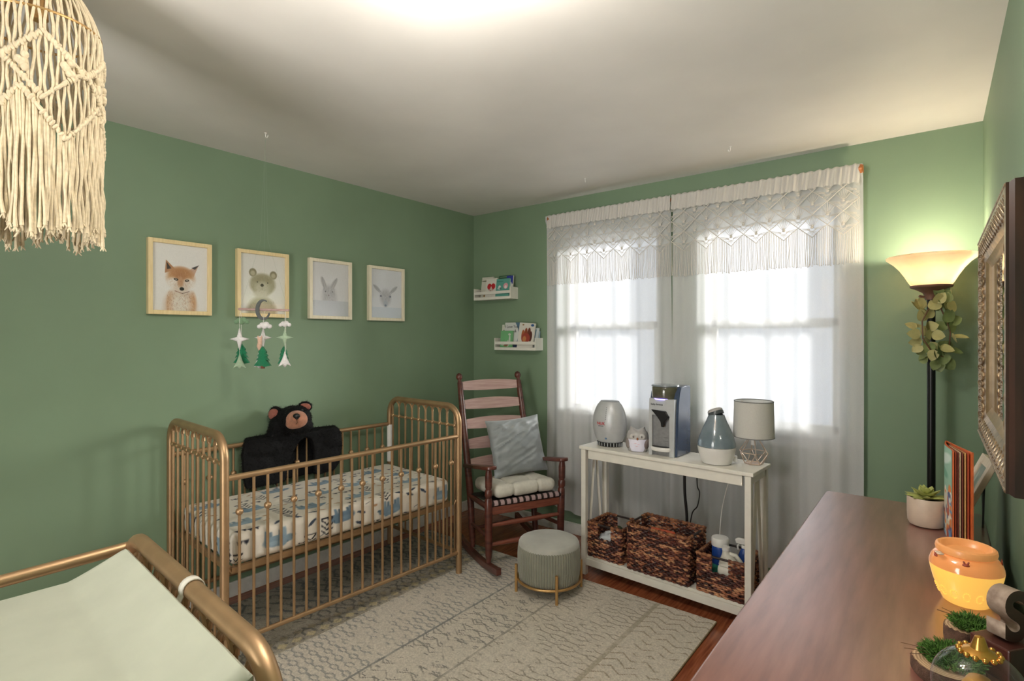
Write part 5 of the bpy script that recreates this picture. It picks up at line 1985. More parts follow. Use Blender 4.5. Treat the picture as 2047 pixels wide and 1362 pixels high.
def bottle_jug():
    r = thing('white_jug', 'translucent white plastic jug with a side handle in the right basket', 'jug', in_basket(-0.145, 0.085), COA + R(8))
    m = mat('milky plastic', rgb(214, 210, 198), 0.4, 0, 0.03, 20)
    mb = MB()
    rbox(mb, (0.115, 0.085, 0.15), 0.022, 0.012, None, None, (0, 0, 0.077))
    n = 28
    rows_ = [(0.150, 0.055, 0.040, 0), (0.172, 0.047, 0.034, -0.004), (0.195, 0.030, 0.026, -0.012), (0.210, 0.020, 0.020, -0.018), (0.225, 0.017, 0.017, -0.020)]
    vs_, fs_ = [], []
    for (z, rx, ry, ox) in rows_:
        for j in range(n):
            an = 2 * PI * j / n
            c, s = math.cos(an), math.sin(an)
            e = 0.7 if z < 0.16 else 1.0
            vs_.append((ox + rx * math.copysign(abs(c) ** e, c), ry * math.copysign(abs(s) ** e, s), z))
    for i in range(len(rows_) - 1):
        for j in range(n):
            fs_.append((i * n + j, i * n + (j + 1) % n, (i + 1) * n + (j + 1) % n, (i + 1) * n + j))
    mb.add(vs_, fs_)
    mb.build('jug_body', m, r, weld=0.0003)
    MB().tube([(-0.002, 0, 0.208), (0.030, 0, 0.205), (0.055, 0, 0.175), (0.060, 0, 0.13), (0.052, 0, 0.10)], [0.010, 0.011, 0.011, 0.011, 0.010], 14).build('jug_handle', m, r)
    MB().cyl((-0.020, 0, 0.225), (-0.020, 0, 0.243), 0.0195, n=24).build('screw_cap', M_['whiteplastic'], r)
bottle_jug()
r = thing('wipes_canister', 'blue canister with a wide white lid in the right basket', 'canister', in_basket(-0.232, 0.180))
MB().lathe([(0.040, 0.0), (0.043, 0.005), (0.043, 0.205), (0.040, 0.212)], 36).build('canister_body', mat('blue label', rgb(34, 72, 150), 0.35, 0, 0.15, 12), r)
MB().lathe([(0.0445, 0.206), (0.046, 0.211), (0.046, 0.243), (0.042, 0.250), (0.02, 0.252)], 36).build('lid', M_['whiteplastic'], r)
MB().lathe([(0.0433, 0.06), (0.0433, 0.11)], 36, close_top=False, close_bot=False).build('label_band', mat('green label', rgb(60, 150, 130), 0.4), r)
r = thing('spray_bottle', 'blue cleaning bottle with a white trigger spray in the right basket', 'spray bottle', in_basket(-0.108, 0.196), COA + R(200))
MB().lathe([(0.034, 0.0), (0.037, 0.006), (0.038, 0.10), (0.035, 0.16), (0.022, 0.20), (0.013, 0.215)], 32, sy=0.7).build('bottle_body', mat('blue bottle', rgb(30, 66, 140), 0.3, 0, 0.1, 10), r)
MB().lathe([(0.0383, 0.07), (0.0388, 0.10), (0.0372, 0.135)], 32, sy=0.7, close_top=False, close_bot=False).build('label_band', mat('teal label', rgb(70, 160, 160), 0.4), r)
sp = MB().cyl((0, 0, 0.215), (0, 0, 0.232), 0.015, n=20)
sp.prism([(-0.030, 0.234), (0.042, 0.240), (0.046, 0.258), (0.030, 0.268), (-0.026, 0.262)][::-1], -0.011, 0.011, Matrix.Rotation(PI / 2, 4, 'X'))
sp.build('spray_head', M_['whiteplastic'], r, bevel=0.003)
MB().tube([(0.026, 0, 0.240), (0.034, 0, 0.222), (0.030, 0, 0.205)], 0.005, 10).build('trigger', M_['whiteplastic'], r)
# ------------------------------------------------------------------ two book ledges and their books
def ledge(lab, x0, x1, z0):
    root = thing('book_ledge', lab, 'shelf', ((x0 + x1) / 2, -0.001, z0), 0, 'white spice rack ledges on the corner wall')
    hw, D, h = (x1 - x0) / 2, 0.100, 0.096
    W = M_['white']
    MB().bb((-hw + 0.009, -D + 0.009, 0.0), (hw - 0.009, 0, 0.009)).build('ledge_floor', W, root, smooth=False)
    MB().bb((-hw + 0.009, -0.008, 0.0095), (hw - 0.009, 0.0, h)).build('back_board', W, root, smooth=False)
    for s in (-1, 1):
        MB().bb((s * hw, -D, 0), (s * (hw - 0.009), 0, h)).build('side_board', W, root, smooth=False, bevel=0.001)
    MB().bb((-hw + 0.009, -D, 0.0), (hw - 0.009, -D + 0.0085, 0.022)).build('bottom_lip', W, root, smooth=False)
    MB().bb((-hw + 0.009, -D, 0.045), (hw - 0.009, -D + 0.0085, 0.068)).build('front_bar', W, root, smooth=False)
    return root
ledge('white book ledge high in the room corner, the upper of two', 0.092, 0.486, 1.785)
ledge('white book ledge beside the curtain, the lower of two', 0.318, 0.732, 1.373)

def book(lab, x, y, z, w, h, t, lean, paint, rz=0.0, roll=0.0, text=None, pages=(226, 222, 210), grp=None):
    """cover faces the room (-y); lean tips the top back to the wall"""
    root = thing('picture_book', lab, 'book', (x, y, z), 0, grp)
    root.rotation_euler = (R(-lean), R(roll), R(rz))
    c = Canvas(max(12, int(w * 460)), max(12, int(h * 460)), (220, 220, 214))
    paint(c)
    c.panel('front_cover', lambda u, v: (-w / 2 + w * u, -t - 0.0004, h * v), M_['print'], root)
    col = tuple(float(s2l(q)) for q in c.a[2, 2]) + (1,)
    cm = mat('book board', col, 0.5)
    b = MB().bb((-w / 2, -t, 0), (w / 2, -t + 0.002, h)).bb((-w / 2, -0.002, 0), (w / 2, 0, h)).bb((-w / 2, -t, 0), (-w / 2 + 0.002, 0, h))
    b.build('cover_boards', cm, root, smooth=False)
    MB().bb((-w / 2 + 0.002, -t + 0.002, 0.003), (w / 2 - 0.003, -0.002, h - 0.003)).build('page_block', mat('book pages', rgb(*pages), 0.8, 0, 0.06, 200), root, smooth=False)
    if text:
        for (s, size, px_, pz, colr) in text:
            text_mesh('cover_title', s, size, mat('title ink', rgb(*colr), 0.5), root, (px_, -t - 0.001, pz), (R(90), 0, 0), 0.0003)
    return root
G1, G2 = 'picture books on the upper ledge', 'picture books on the lower ledge'
zf1, zf2 = 1.7945, 1.3825
def p_cream(c):
    c.a[:] = (214, 210, 196); c.ell(.32, .82, .3, .03, (120, 120, 100), .5); c.ell(.75, .42, .08, .25, (90, 96, 96), .5); c.line((.7, .2), (.8, .5), .02, (60, 70, 70)); c.ell(.5, .14, .25, .05, (170, 130, 80), .5)
book('cream book standing behind the red heart book on the upper ledge', 0.190, -0.048, zf1, 0.125, 0.187, 0.012, 9, p_cream, grp=G1)
def p_heart(c):
    c.a[:] = (222, 218, 208)
    for s in (-1, 1):
        c.ell(.5 + s * .17, .60, .19, .15, (190, 44, 50), .12)
    c.poly([(.16, .58), (.84, .58), (.5, .24)], (190, 44, 50))
    c.ell(.5, .40, .16, .13, (206, 186, 176), .2); c.ell(.5, .54, .06, .06, (214, 190, 178), .2); c.ell(.47, .37, .03, .06, (120, 96, 88), .4)
    for q in range(12): c.ell(random.Random(q).uniform(.06, .94), random.Random(q + 50).uniform(.04, .95), .014, .010, (170, 90, 90), .4, 0, .7)
book('white book with a red heart on its cover on the upper ledge', 0.258, -0.070, zf1, 0.118, 0.168, 0.012, 8, p_heart, grp=G1)
def p_teal(c):
    c.a[:] = (98, 164, 150); c.ell(.27, .55, .10, .11, (226, 226, 220), .2); c.ell(.2, .50, .08, .05, (200, 206, 204), .3); c.ell(.34, .50, .07, .05, (60, 70, 74), .4, 0, .6)
    c.ell(.72, .62, .17, .15, (226, 160, 170), .15); c.ell(.72, .56, .09, .09, (238, 220, 222), .3); c.line((.05, .86), (.5, .86), .012, (60, 120, 112)); c.line((.05, .2), (.95, .2), .01, (70, 134, 124))
book('teal book with a white rabbit and pink bird on the upper ledge', 0.382, -0.072, zf1, 0.140, 0.158, 0.012, 8, p_teal, grp=G1)
def p_dgreen(c): c.a[:] = (60, 96, 70); c.line((.1, .94), (.8, .94), .01, (140, 160, 130))
book('dark green book behind the teal book on the upper ledge', 0.375, -0.040, zf1, 0.120, 0.186, 0.014, 6, p_dgreen, grp=G1)
def p_blue(c): c.a[:] = (206, 206, 200); c.put((c.v > .62).astype(np.float32), (52, 62, 150)); c.ell(.55, .63, .3, .10, (206, 206, 200), .2)
book('white and violet blue book at the right end of the upper ledge', 0.441, -0.057, zf1, 0.066, 0.180, 0.011, 6, p_blue, grp=G1)
def p_flow(c):
    c.a[:] = (214, 214, 200)
    for q in range(14): c.ell(random.Random(q).uniform(.05, .9), random.Random(q + 9).uniform(.4, .98), .07, .05, (110, 150, 96), .4)
book('floral book peeking out behind the white lettered book on the lower ledge', 0.400, -0.030, zf2, 0.120, 0.196, 0.010, 5, p_flow, grp=G2)
def p_love(c):
    c.a[:] = (214, 216, 212)
    c.poly([(.62, 1.0), (.98, 1.0), (.98, 0), (.62, 0), (.80, .32), (.88, .55), (.78, .8)], (88, 116, 138)); c.put((c.v < .22).astype(np.float32) * (c.u > .5), (44, 54, 84))
book('white and blue book with handwritten title on the lower ledge', 0.475, -0.060, zf2, 0.170, 0.212, 0.012, 7, p_love, text=[('I Love You', 0.031, -0.014, 0.178, (40, 44, 54)), ('&', 0.034, 0.026, 0.142, (40, 44, 54))], grp=G2)
def p_dino(c):
    c.a[:] = (118, 180, 126); c.ell(.62, .28, .10, .20, (196, 206, 190), .3); c.ell(.75, .50, .07, .28, (206, 214, 200), .2); c.ell(.72, .80, .11, .06, (206, 214, 200), .25); c.ell(.45, .22, .2, .10, (150, 110, 86), .3); c.ell(.2, .25, .16, .07, (206, 214, 200), .3)
    c.put((c.v < .12).astype(np.float32), (96, 160, 104))
book('green book with a long necked dinosaur on the lower ledge', 0.428, -0.074, zf2, 0.125, 0.145, 0.012, 6, p_dino, grp=G2)
def p_paw(c):
    c.a[:] = (222, 218, 208)
    for (u, h_, cc) in ((.30, .62, (170, 96, 60)), (.48, .70, (146, 76, 48)), (.68, .72, (112, 58, 44)), (.80, .58, (90, 48, 40))):
        c.ell(u, h_ - .1, .10, .20, cc, .15)
    c.ell(.5, .40, .28, .20, (160, 70, 56), .15); c.ell(.42, .36, .12, .12, (196, 130, 80), .4); c.ell(.85, .92, .10, .05, (60, 96, 150), .3); c.ell(.25, .92, .06, .03, (150, 110, 70), .3)
book('white book with brown bears on its cover on the lower ledge', 0.612, -0.073, zf2 + 0.006, 0.150, 0.200, 0.012, 7, p_paw, roll=4, grp=G2)
def p_pale(c): c.a[:] = (196, 206, 206); c.line((.5, .1), (.7, .9), .03, (120, 150, 170))
book('thin pale blue book at the right of the lower ledge', 0.668, -0.046, zf2 + 0.003, 0.085, 0.165, 0.008, 7, p_pale, roll=3, grp=G2)
def p_pale2(c): c.a[:] = (150, 176, 196); c.ell(.5, .6, .3, .3, (206, 214, 216), .3)
book('small light blue book in the right corner of the lower ledge', 0.688, -0.026, zf2, 0.060, 0.140, 0.010, 4, p_pale2, grp=G2)

# ------------------------------------------------------------------ torchiere lamp and the eucalyptus vine on it
LX, LY = 3.135, -0.225
def torchiere():
    root = thing('floor_lamp', 'lit black torchiere floor lamp with a glass bowl behind the dresser', 'floor lamp', (LX, LY, 0))
    MB().lathe([(0.135, 0.0), (0.138, 0.006), (0.130, 0.018), (0.05, 0.030), (0.02, 0.036)], 40).build('base', M_['blackmetal'], root)
    MB().cyl((0, 0, 0.030), (0, 0, 1.665), 0.0165, n=24).build('pole', M_['blackmetal'], root)
    MB().lathe([(0.024, 1.655), (0.026, 1.675), (0.034, 1.688), (0.060, 1.704), (0.080, 1.712), (0.084, 1.722)], 40).build('socket_cup', mat('warm brown cup', rgb(116, 82, 66), 0.5, 0.2), root)
    MB().tube([(-0.026, -0.02, 1.668), (-0.045, -0.03, 1.672)], 0.006, 10).build('switch_knob', mat('warm brown cup', rgb(116, 82, 66), 0.5, 0.2), root)
    m, nt, b = _new('alabaster glass bowl')
    out = nt.nodes['Material Output']
    nz = _noise(nt, 7, 4)
    rp = _ramp(nt, nz.outputs['Fac'], (0.80, 0.66, 0.50, 1), (0.90, 0.80, 0.66, 1))
    d = nt.nodes.new('ShaderNodeBsdfDiffuse'); tr = nt.nodes.new('ShaderNodeBsdfTranslucent'); gl = nt.nodes.new('ShaderNodeBsdfGlossy')
    gl.inputs['Roughness'].default_value = 0.25
    nt.links.new(rp.outputs['Color'], d.inputs['Color']); nt.links.new(rp.outputs['Color'], tr.inputs['Color'])
    m1 = nt.nodes.new('ShaderNodeMixShader'); m1.inputs['Fac'].default_value = 0.68
    nt.links.new(d.outputs[0], m1.inputs[1]); nt.links.new(tr.outputs[0], m1.inputs[2])
    m2 = nt.nodes.new('ShaderNodeMixShader'); m2.inputs['Fac'].default_value = 0.05
    nt.links.new(m1.outputs[0], m2.inputs[1]); nt.links.new(gl.outputs[0], m2.inputs[2])
    nt.links.new(m2.outputs[0], out.inputs['Surface'])
    nt.nodes.remove(b)
    prof = [(0.078, 1.722), (0.088, 1.738), (0.104, 1.768), (0.124, 1.800), (0.148, 1.828), (0.170, 1.846), (0.1775, 1.852), (0.179, 1.858), (0.176, 1.862)]
    inner = [(r - 0.005, z + 0.004) for (r, z) in prof[:-1]][::-1]
    MB().lathe(prof + inner, 72, close_top=True, close_bot=True).build('glass_bowl', m, root)
    bm_ = mat('lit bulb', (1, .9, .75, 1), 0.4, emit=(1, 0.80, 0.55, 1), estr=34)
    MB().cyl((0, 0, 1.722), (0, 0, 1.755), 0.017).build('bulb_socket', M_['whiteplastic'], root)
    MB().lathe([(0.012, 1.755), (0.020, 1.775), (0.027, 1.80), (0.022, 1.822), (0.002, 1.832)], 24).build('bulb', bm_, root)
    l = bpy.data.lights.new('lamp_glow', 'POINT')
    l.energy = 8
    l.shadow_soft_size = 0.03
    l.color = (1.0, 0.86, 0.68)
    lo = bpy.data.objects.new('lamp_glow', l)
    COL.objects.link(lo)
    lo.parent = root
    lo.location = (0, 0, 1.842)
torchiere()

def vine():
    root = thing('eucalyptus_garland', 'faux eucalyptus garland looped around the floor lamp pole', 'garland', (LX, LY, 1.52))
    rt, tw = Vector((0.7857, 0.6187, 0)), Vector((0.6187, -0.7857, 0))
    def P(r, z, t): return rt * r + tw * t + Vector((0, 0, z - 1.52))
    main = [(0.02, 1.655, 0.03), (-0.045, 1.62, 0.05), (-0.085, 1.55, 0.055), (-0.085, 1.47, 0.06), (-0.045, 1.405, 0.065), (0.01, 1.385, 0.06), (0.045, 1.43, 0.05), (0.05, 1.50, 0.05), (0.03, 1.56, 0.05), (0.01, 1.62, 0.04)]
    pts = [P(*p) for p in main]
    MB().tube(pts, 0.003, 6, closed=True).build('stem', M_['stem'], root)
    rnd = random.Random(12)
    def leaf(mb, c, d, nrm, ln, wd):
        d = d.normalized(); s = d.cross(nrm).normalized(); nn = s.cross(d).normalized()
        n = 9
        vs_, fs_ = [], []
        for i in range(n):
            t = i / (n - 1)
            w = wd * math.sin(PI * (t ** 0.75)) ** 0.7 if 0 < t < 1 else 0.0005
            cup = 0.25 * wd
            mid = c + d * (ln * t) + nn * (0.10 * ln * math.sin(t * 2.2))
            vs_ += [tuple(mid - s * w + nn * cup * 0.6), tuple(mid), tuple(mid + s * w + nn * cup * 0.6)]
        for i in range(n - 1):
            a = i * 3
            fs_ += [(a, a + 1, a + 4, a + 3), (a + 1, a + 2, a + 5, a + 4)]
        mb.add(vs_, fs_)
    specs = []
    for (r, z) in ((0.015, 1.668), (0.055, 1.665), (0.01, 1.635), (0.055, 1.630), (-0.03, 1.635), (0.03, 1.60), (0.07, 1.58), (-0.075, 1.61), (-0.045, 1.60), (-0.11, 1.60), (-0.06, 1.565), (-0.10, 1.55), (-0.115, 1.52), (-0.07, 1.525), (0.025, 1.545), (0.075, 1.545), (0.05, 1.515), (-0.11, 1.49), (-0.065, 1.49), (-0.09, 1.46), (-0.055, 1.455), (-0.10, 1.44), (-0.06, 1.42), (-0.03, 1.43), (-0.02, 1.40), (0.02, 1.405), (0.05, 1.46), (0.08, 1.48), (0.055, 1.42), (0.035, 1.375), (-0.005, 1.37), (-0.04, 1.385), (0.01, 1.45), (0.06, 1.60)):
        specs.append((r, z))
    for i, (r, z) in enumerate(specs):
        c = P(r * 0.72, z, 0.045 + rnd.uniform(-0.03, 0.03))
        ctr = P(-0.01, 1.52, 0.05)
        out = (c - ctr)
        d = (out.normalized() * 0.7 + Vector((rnd.uniform(-.6, .6), rnd.uniform(-.6, .6), rnd.uniform(-.4, .5)))).normalized()
        nrm = (tw * rnd.uniform(0.4, 1) + Vector((0, 0, rnd.uniform(-0.2, 0.9))) + rt * rnd.uniform(-.5, .5)).normalized()
        for s in (0, 1):
            mb = MB()
            dd = d if s == 0 else (d - 1.6 * d.dot(rt) * rt + Vector((0, 0, rnd.uniform(-.2, .3)))).normalized()
            leaf(mb, c, dd, nrm, rnd.uniform(0.050, 0.066), rnd.uniform(0.021, 0.029))
            pale = (r < 0.0 and z > 1.45) or rnd.random() < 0.25
            mb.build('leaf', M_['leafpale'] if pale and rnd.random() < .8 else M_['leaf'], root, angle=90)
vine()

# ------------------------------------------------------------------ dresser
def dresser():
    x0, x1, y0, y1, zt = 2.800, 3.286, -2.66, -0.938, 0.85
    root = thing('dresser', 'long dark cherry dresser against the right wall', 'dresser', ((x0 + x1) / 2, (y0 + y1) / 2, 0))
    hx, hy = (x1 - x0) / 2, (y1 - y0) / 2
    t = MB()
    op = []
    rc = 0.02
    for (sx, sy, a0) in ((1, 1, 0), (-1, 1, PI / 2), (-1, -1, PI), (1, -1, 1.5 * PI)):
        for i in range(5):
            a = a0 + PI / 2 * i / 4
            op.append((sx * (hx - rc) + rc * math.cos(a), sy * (hy - rc) + rc * math.sin(a)))
    t.prism(op, zt - 0.022, zt)
    t.build('top', M_['dresser'], root, bevel=0.005, seg=3)
    MB().bb((-hx + 0.006, -hy + 0.006, zt - 0.034), (hx - 0.006, hy - 0.006, zt - 0.0225)).build('top_moulding', M_['dresserdark'], root, smooth=False, bevel=0.003)
    MB().bb((-hx + 0.018, -hy + 0.018, 0.07), (hx - 0.012, hy - 0.018, zt - 0.0345)).build('carcass', M_['dresserdark'], root, smooth=False, bevel=0.004)
    MB().bb((-hx + 0.03, -hy + 0.03, 0.0), (hx - 0.03, hy - 0.03, 0.0695)).build('plinth', M_['dresserdark'], root, smooth=False)
    for r_ in range(3):
        for c in range(3):
            wy = (2 * hy - 0.06) / 3
            ya = -hy + 0.03 + c * wy + 0.008
            za = 0.095 + r_ * 0.235
            d = MB().bb((-hx + 0.002, ya, za), (-hx + 0.0178, ya + wy - 0.016, za + 0.22)).build('drawer', M_['dresser'], root, smooth=False, bevel=0.004)
            for q in (0.28, 0.72):
                yk = ya + (wy - 0.016) * q
                k = MB().cyl((-hx + 0.002, yk, za + 0.11), (-hx - 0.014, yk, za + 0.11), 0.006, n=12).ball((-hx - 0.018, yk, za + 0.11), 0.013, 14, 8)
                k.build('knob', M_['brass'], d)
    sc = MB()
    for (a, b, w_) in (((-0.075, -0.83), (-0.050, -0.875), 0.0016), ((-0.060, -0.84), (-0.042, -0.80), 0.0009), ((-0.073, -0.90), (-0.060, -0.915), 0.0014)):
        p, q = Vector((a[0], a[1], 0.8503)), Vector((b[0], b[1], 0.8503))
        s = (q - p).normalized().cross(Vector((0, 0, 1))) * w_
        sc.add([tuple(p - s), tuple(p + s), tuple(q + s * 0.3), tuple(q - s * 0.3)], [(0, 1, 2, 3)])
    sc.lathe([(0.0035, 0.8502), (0.0033, 0.8504)], 10, (-0.085, -0.905, 0))
    sc.build('scratch_marks', M_['dresserdark'], root, smooth=False)
dresser()
DZ = 0.8504

# succulent in a small pot
def succulent():
    root = thing('potted_succulent', 'small green succulent in a round beige pot on the dresser', 'plant', (3.128, -1.205, DZ))
    MB().lathe([(0.036, 0.0), (0.046, 0.004), (0.051, 0.014), (0.0525, 0.04), (0.0525, 0.092), (0.051, 0.0945), (0.048, 0.093), (0.047, 0.082)], 44, close_top=False).build('pot', mat('beige ceramic', rgb(196, 176, 158), 0.45, 0, 0.04, 40), root)
    MB().lathe([(0.047, 0.082), (0.001, 0.085)], 32, close_bot=False, close_top=False).build('soil', mat('dark soil', rgb(60, 48, 40), 0.9, 0, 0.3, 120, 0.4), root)
    m = mat('succulent green', rgb(160, 164, 92), 0.55, 0, 0.22, 30)
    rnd = random.Random(4)
    for ring, (n, ln, el, z) in enumerate(((9, 0.062, 12, 0.089), (8, 0.050, 34, 0.094), (6, 0.038, 56, 0.099), (4, 0.022, 74, 0.104))):
        for i in range(n):
            a = 2 * PI * i / n + ring * 0.4 + rnd.uniform(-.1, .1)
            e = R(el + rnd.uniform(-6, 6))
            d = Vector((math.cos(a) * math.cos(e), math.sin(a) * math.cos(e), math.sin(e)))
            s = Vector((-math.sin(a), math.cos(a), 0)); u = d.cross(s)
            mb = MB()
            k = 8
            vs_, fs_ = [], []
            for j in range(k):
                t = j / (k - 1)
                w = ln * 0.26 * math.sin(PI * min(1, 0.16 + t * 0.84)) ** 0.8 + 0.0004
                th = w * 0.38
                c = Vector((0, 0, z)) + d * ln * t - u * 0.0
                for (aa, bb_) in ((-1, 0), (0, -1), (1, 0), (0, 1)):
                    vs_.append(tuple(c + s * w * aa + u * th * bb_))
            for j in range(k - 1):
                for q in range(4):
                    fs_.append((j * 4 + q, j * 4 + (q + 1) % 4, (j + 1) * 4 + (q + 1) % 4, (j + 1) * 4 + q))
            fs_ += [(3, 2, 1, 0), tuple((k - 1) * 4 + q for q in range(4))]
            mb.add(vs_, fs_)
            mb.build('leaf', m, root, angle=70)
succulent()

# board book standing half open
def standing_book():
    root = thing('board_book', 'thick colourful picture book standing half open on the dresser', 'book', (3.222, -1.225, DZ), R(0))
    H = 0.282
    # spine near the wall end; leaves fan toward the camera
    c = Canvas(90, 150, (150, 190, 168))
    c.put((c.v < .52).astype(np.float32), (214, 206, 190), .9)
    rn = random.Random(9)
    for q in range(70):
        c.ell(rn.uniform(0, 1), rn.uniform(0.02, .55), rn.uniform(.03, .1), rn.uniform(.02, .07), rn.choice(((222, 134, 74), (110, 150, 186), (236, 228, 214), (176, 92, 76), (90, 100, 140))), .4)
    c.ell(.5, .86, .4, .06, (206, 222, 212), .4, .2); c.ell(.4, .70, .3, .05, (110, 164, 138), .4, -.1)
    S = Vector((-0.0435, 0.063, 0))
    def leafline(ang, ln, bow):
        d = Vector((math.sin(ang), -math.cos(ang), 0))
        s = Vector((-math.cos(ang), -math.sin(ang), 0))
        return lambda u: S + d * (ln * u) + s * (bow * math.sin(PI * min(1, u * 1.15)))
    # front cover (left), green
    L0 = leafline(R(4), 0.205, 0.008)
    def fpt(u, v):
        p = L0(1 - u) if False else L0(u)
        return (p.x - 0.0008, p.y, H * v)
    c.panel('front_cover', fpt, M_['print'], root)
    board = mat('orange board edge', rgb(206, 104, 56), 0.5, 0, 0.1, 30)
    pg = [mat('cream page', rgb(226, 200, 160), 0.6), mat('brown page', rgb(122, 62, 50), 0.6), mat('ochre page', rgb(196, 150, 92), 0.6), mat('rust page', rgb(176, 78, 48), 0.6)]
    def leaf(name, ang, ln, th, m, h, bow=0.006):
        f = leafline(ang, ln, bow)
        mb = MB()
        n = 10
        nrm = Vector((math.cos(ang), math.sin(ang), 0)) * th
        vs_, fs_ = [], []
        for i in range(n):
            p = f(i / (n - 1))
            for q in (p, p + nrm):
                vs_ += [(q.x, q.y, 0.0), (q.x, q.y, h)]
        for i in range(n - 1):
            a = i * 4; b = a + 4
            fs_ += [(a, b, b + 1, a + 1), (a + 3, b + 3, b + 2, a + 2), (a + 1, b + 1, b + 3, a + 3), (a + 2, b + 2, b, a)]
        fs_ += [(0, 1, 3, 2), ((n - 1) * 4 + 2, (n - 1) * 4 + 3, (n - 1) * 4 + 1, (n - 1) * 4)]
        mb.add(vs_, fs_)
        mb.build(name, m, root, angle=40)
    leaf('cover_board', R(4), 0.205, 0.004, board, H, 0.008)
    seq = [(6.0, 0.199, 0.003, 3), (7.8, 0.195, 0.003, 1), (9.4, 0.193, 0.0025, 0), (11, 0.194, 0.003, 1), (12.8, 0.196, 0.003, 2), (14.8, 0.197, 0.0035, 3)]
    for (a, ln, th, k) in seq:
        leaf('page', R(a), ln, th, pg[k], H - 0.004, 0.004)
    leaf('cover_board', R(17), 0.205, 0.004, board, H, 0.002)
standing_book()

# photo frame leaning back on its easel
def photo_frame():
    root = thing('photo_frame', 'white photo frame leaning back on a black easel leg behind the open book', 'picture frame')
    P0 = Vector((3.208, -1.115, DZ + 0.001))
    tilt = R(23)
    ey = Vector((-0.10, 0.995, 0)).normalized()
    up = (Vector((0.995, 0.10, 0)) * math.sin(tilt) + Vector((0, 0, 1)) * math.cos(tilt)).normalized()
    nb = ey.cross(up).normalized()     # points back or front
    if nb.x > 0: nb = -nb
    Mx = Matrix((ey, up, nb)).transposed().to_4x4()
    root.matrix_world = Matrix.Translation(P0) @ Mx
    w, h, t, bw = 0.168, 0.235, 0.018, 0.030
    f = MB().bb((0, 0, -t), (bw, h, 0)).bb((w - bw, 0, -t), (w, h, 0)).bb((bw, 0, -t), (w - bw, bw, 0)).bb((bw, h - bw, -t), (w - bw, h, 0))
    f.build('frame', mat_wood('whitewashed wood', rgb(206, 186, 160), rgb(228, 214, 194), 0.45, 8, (8, 1, 8), 0.1), root, smooth=False, bevel=0.002)
    MB().bb((bw * .6, bw * .6, -t), (w - bw * .6, h - bw * .6, -t + 0.004)).build('backing_board', M_['black'], root, smooth=False)
    c = Canvas(54, 90, (206, 206, 198))
    c.put((c.v > .45).astype(np.float32), (176, 184, 182)); c.ell(.3, .62, .12, .2, (222, 222, 216), .4); c.ell(.6, .58, .16, .18, (140, 146, 146), .4); c.ell(.82, .66, .08, .2, (226, 226, 222), .4)
    c.panel('photo', lambda u, v: (bw + (w - 2 * bw) * u, bw + (h - 2 * bw) * v, -0.008), M_['print'], root)
    MB().bb((bw, bw, -0.005), (w - bw, h - bw, -0.0035)).build('glass', M_['pane'], root, smooth=False)
    # easel leg reaching down to the dresser behind the frame
    inv = root.matrix_world.inverted()
    tip = inv @ Vector((3.272, -1.118, DZ))
    tip2 = inv @ Vector((3.276, -1.075, DZ))
    e = MB()
    a, b = Vector((0.045, 0.150, -t - 0.001)), Vector((0.085, 0.150, -t - 0.001))
    vs_ = [tuple(a), tuple(b), tuple(tip2), tuple(tip)]
    off = Vector((0.0, 0.004, -0.004))
    vs_ += [tuple(Vector(p) + off) for p in vs_]
    e.add(vs_, [(0, 1, 2, 3), (7, 6, 5, 4), (0, 4, 5, 1), (1, 5, 6, 2), (2, 6, 7, 3), (3, 7, 4, 0)])
    e.build('easel_leg', M_['black'], root, smooth=False)
photo_frame()

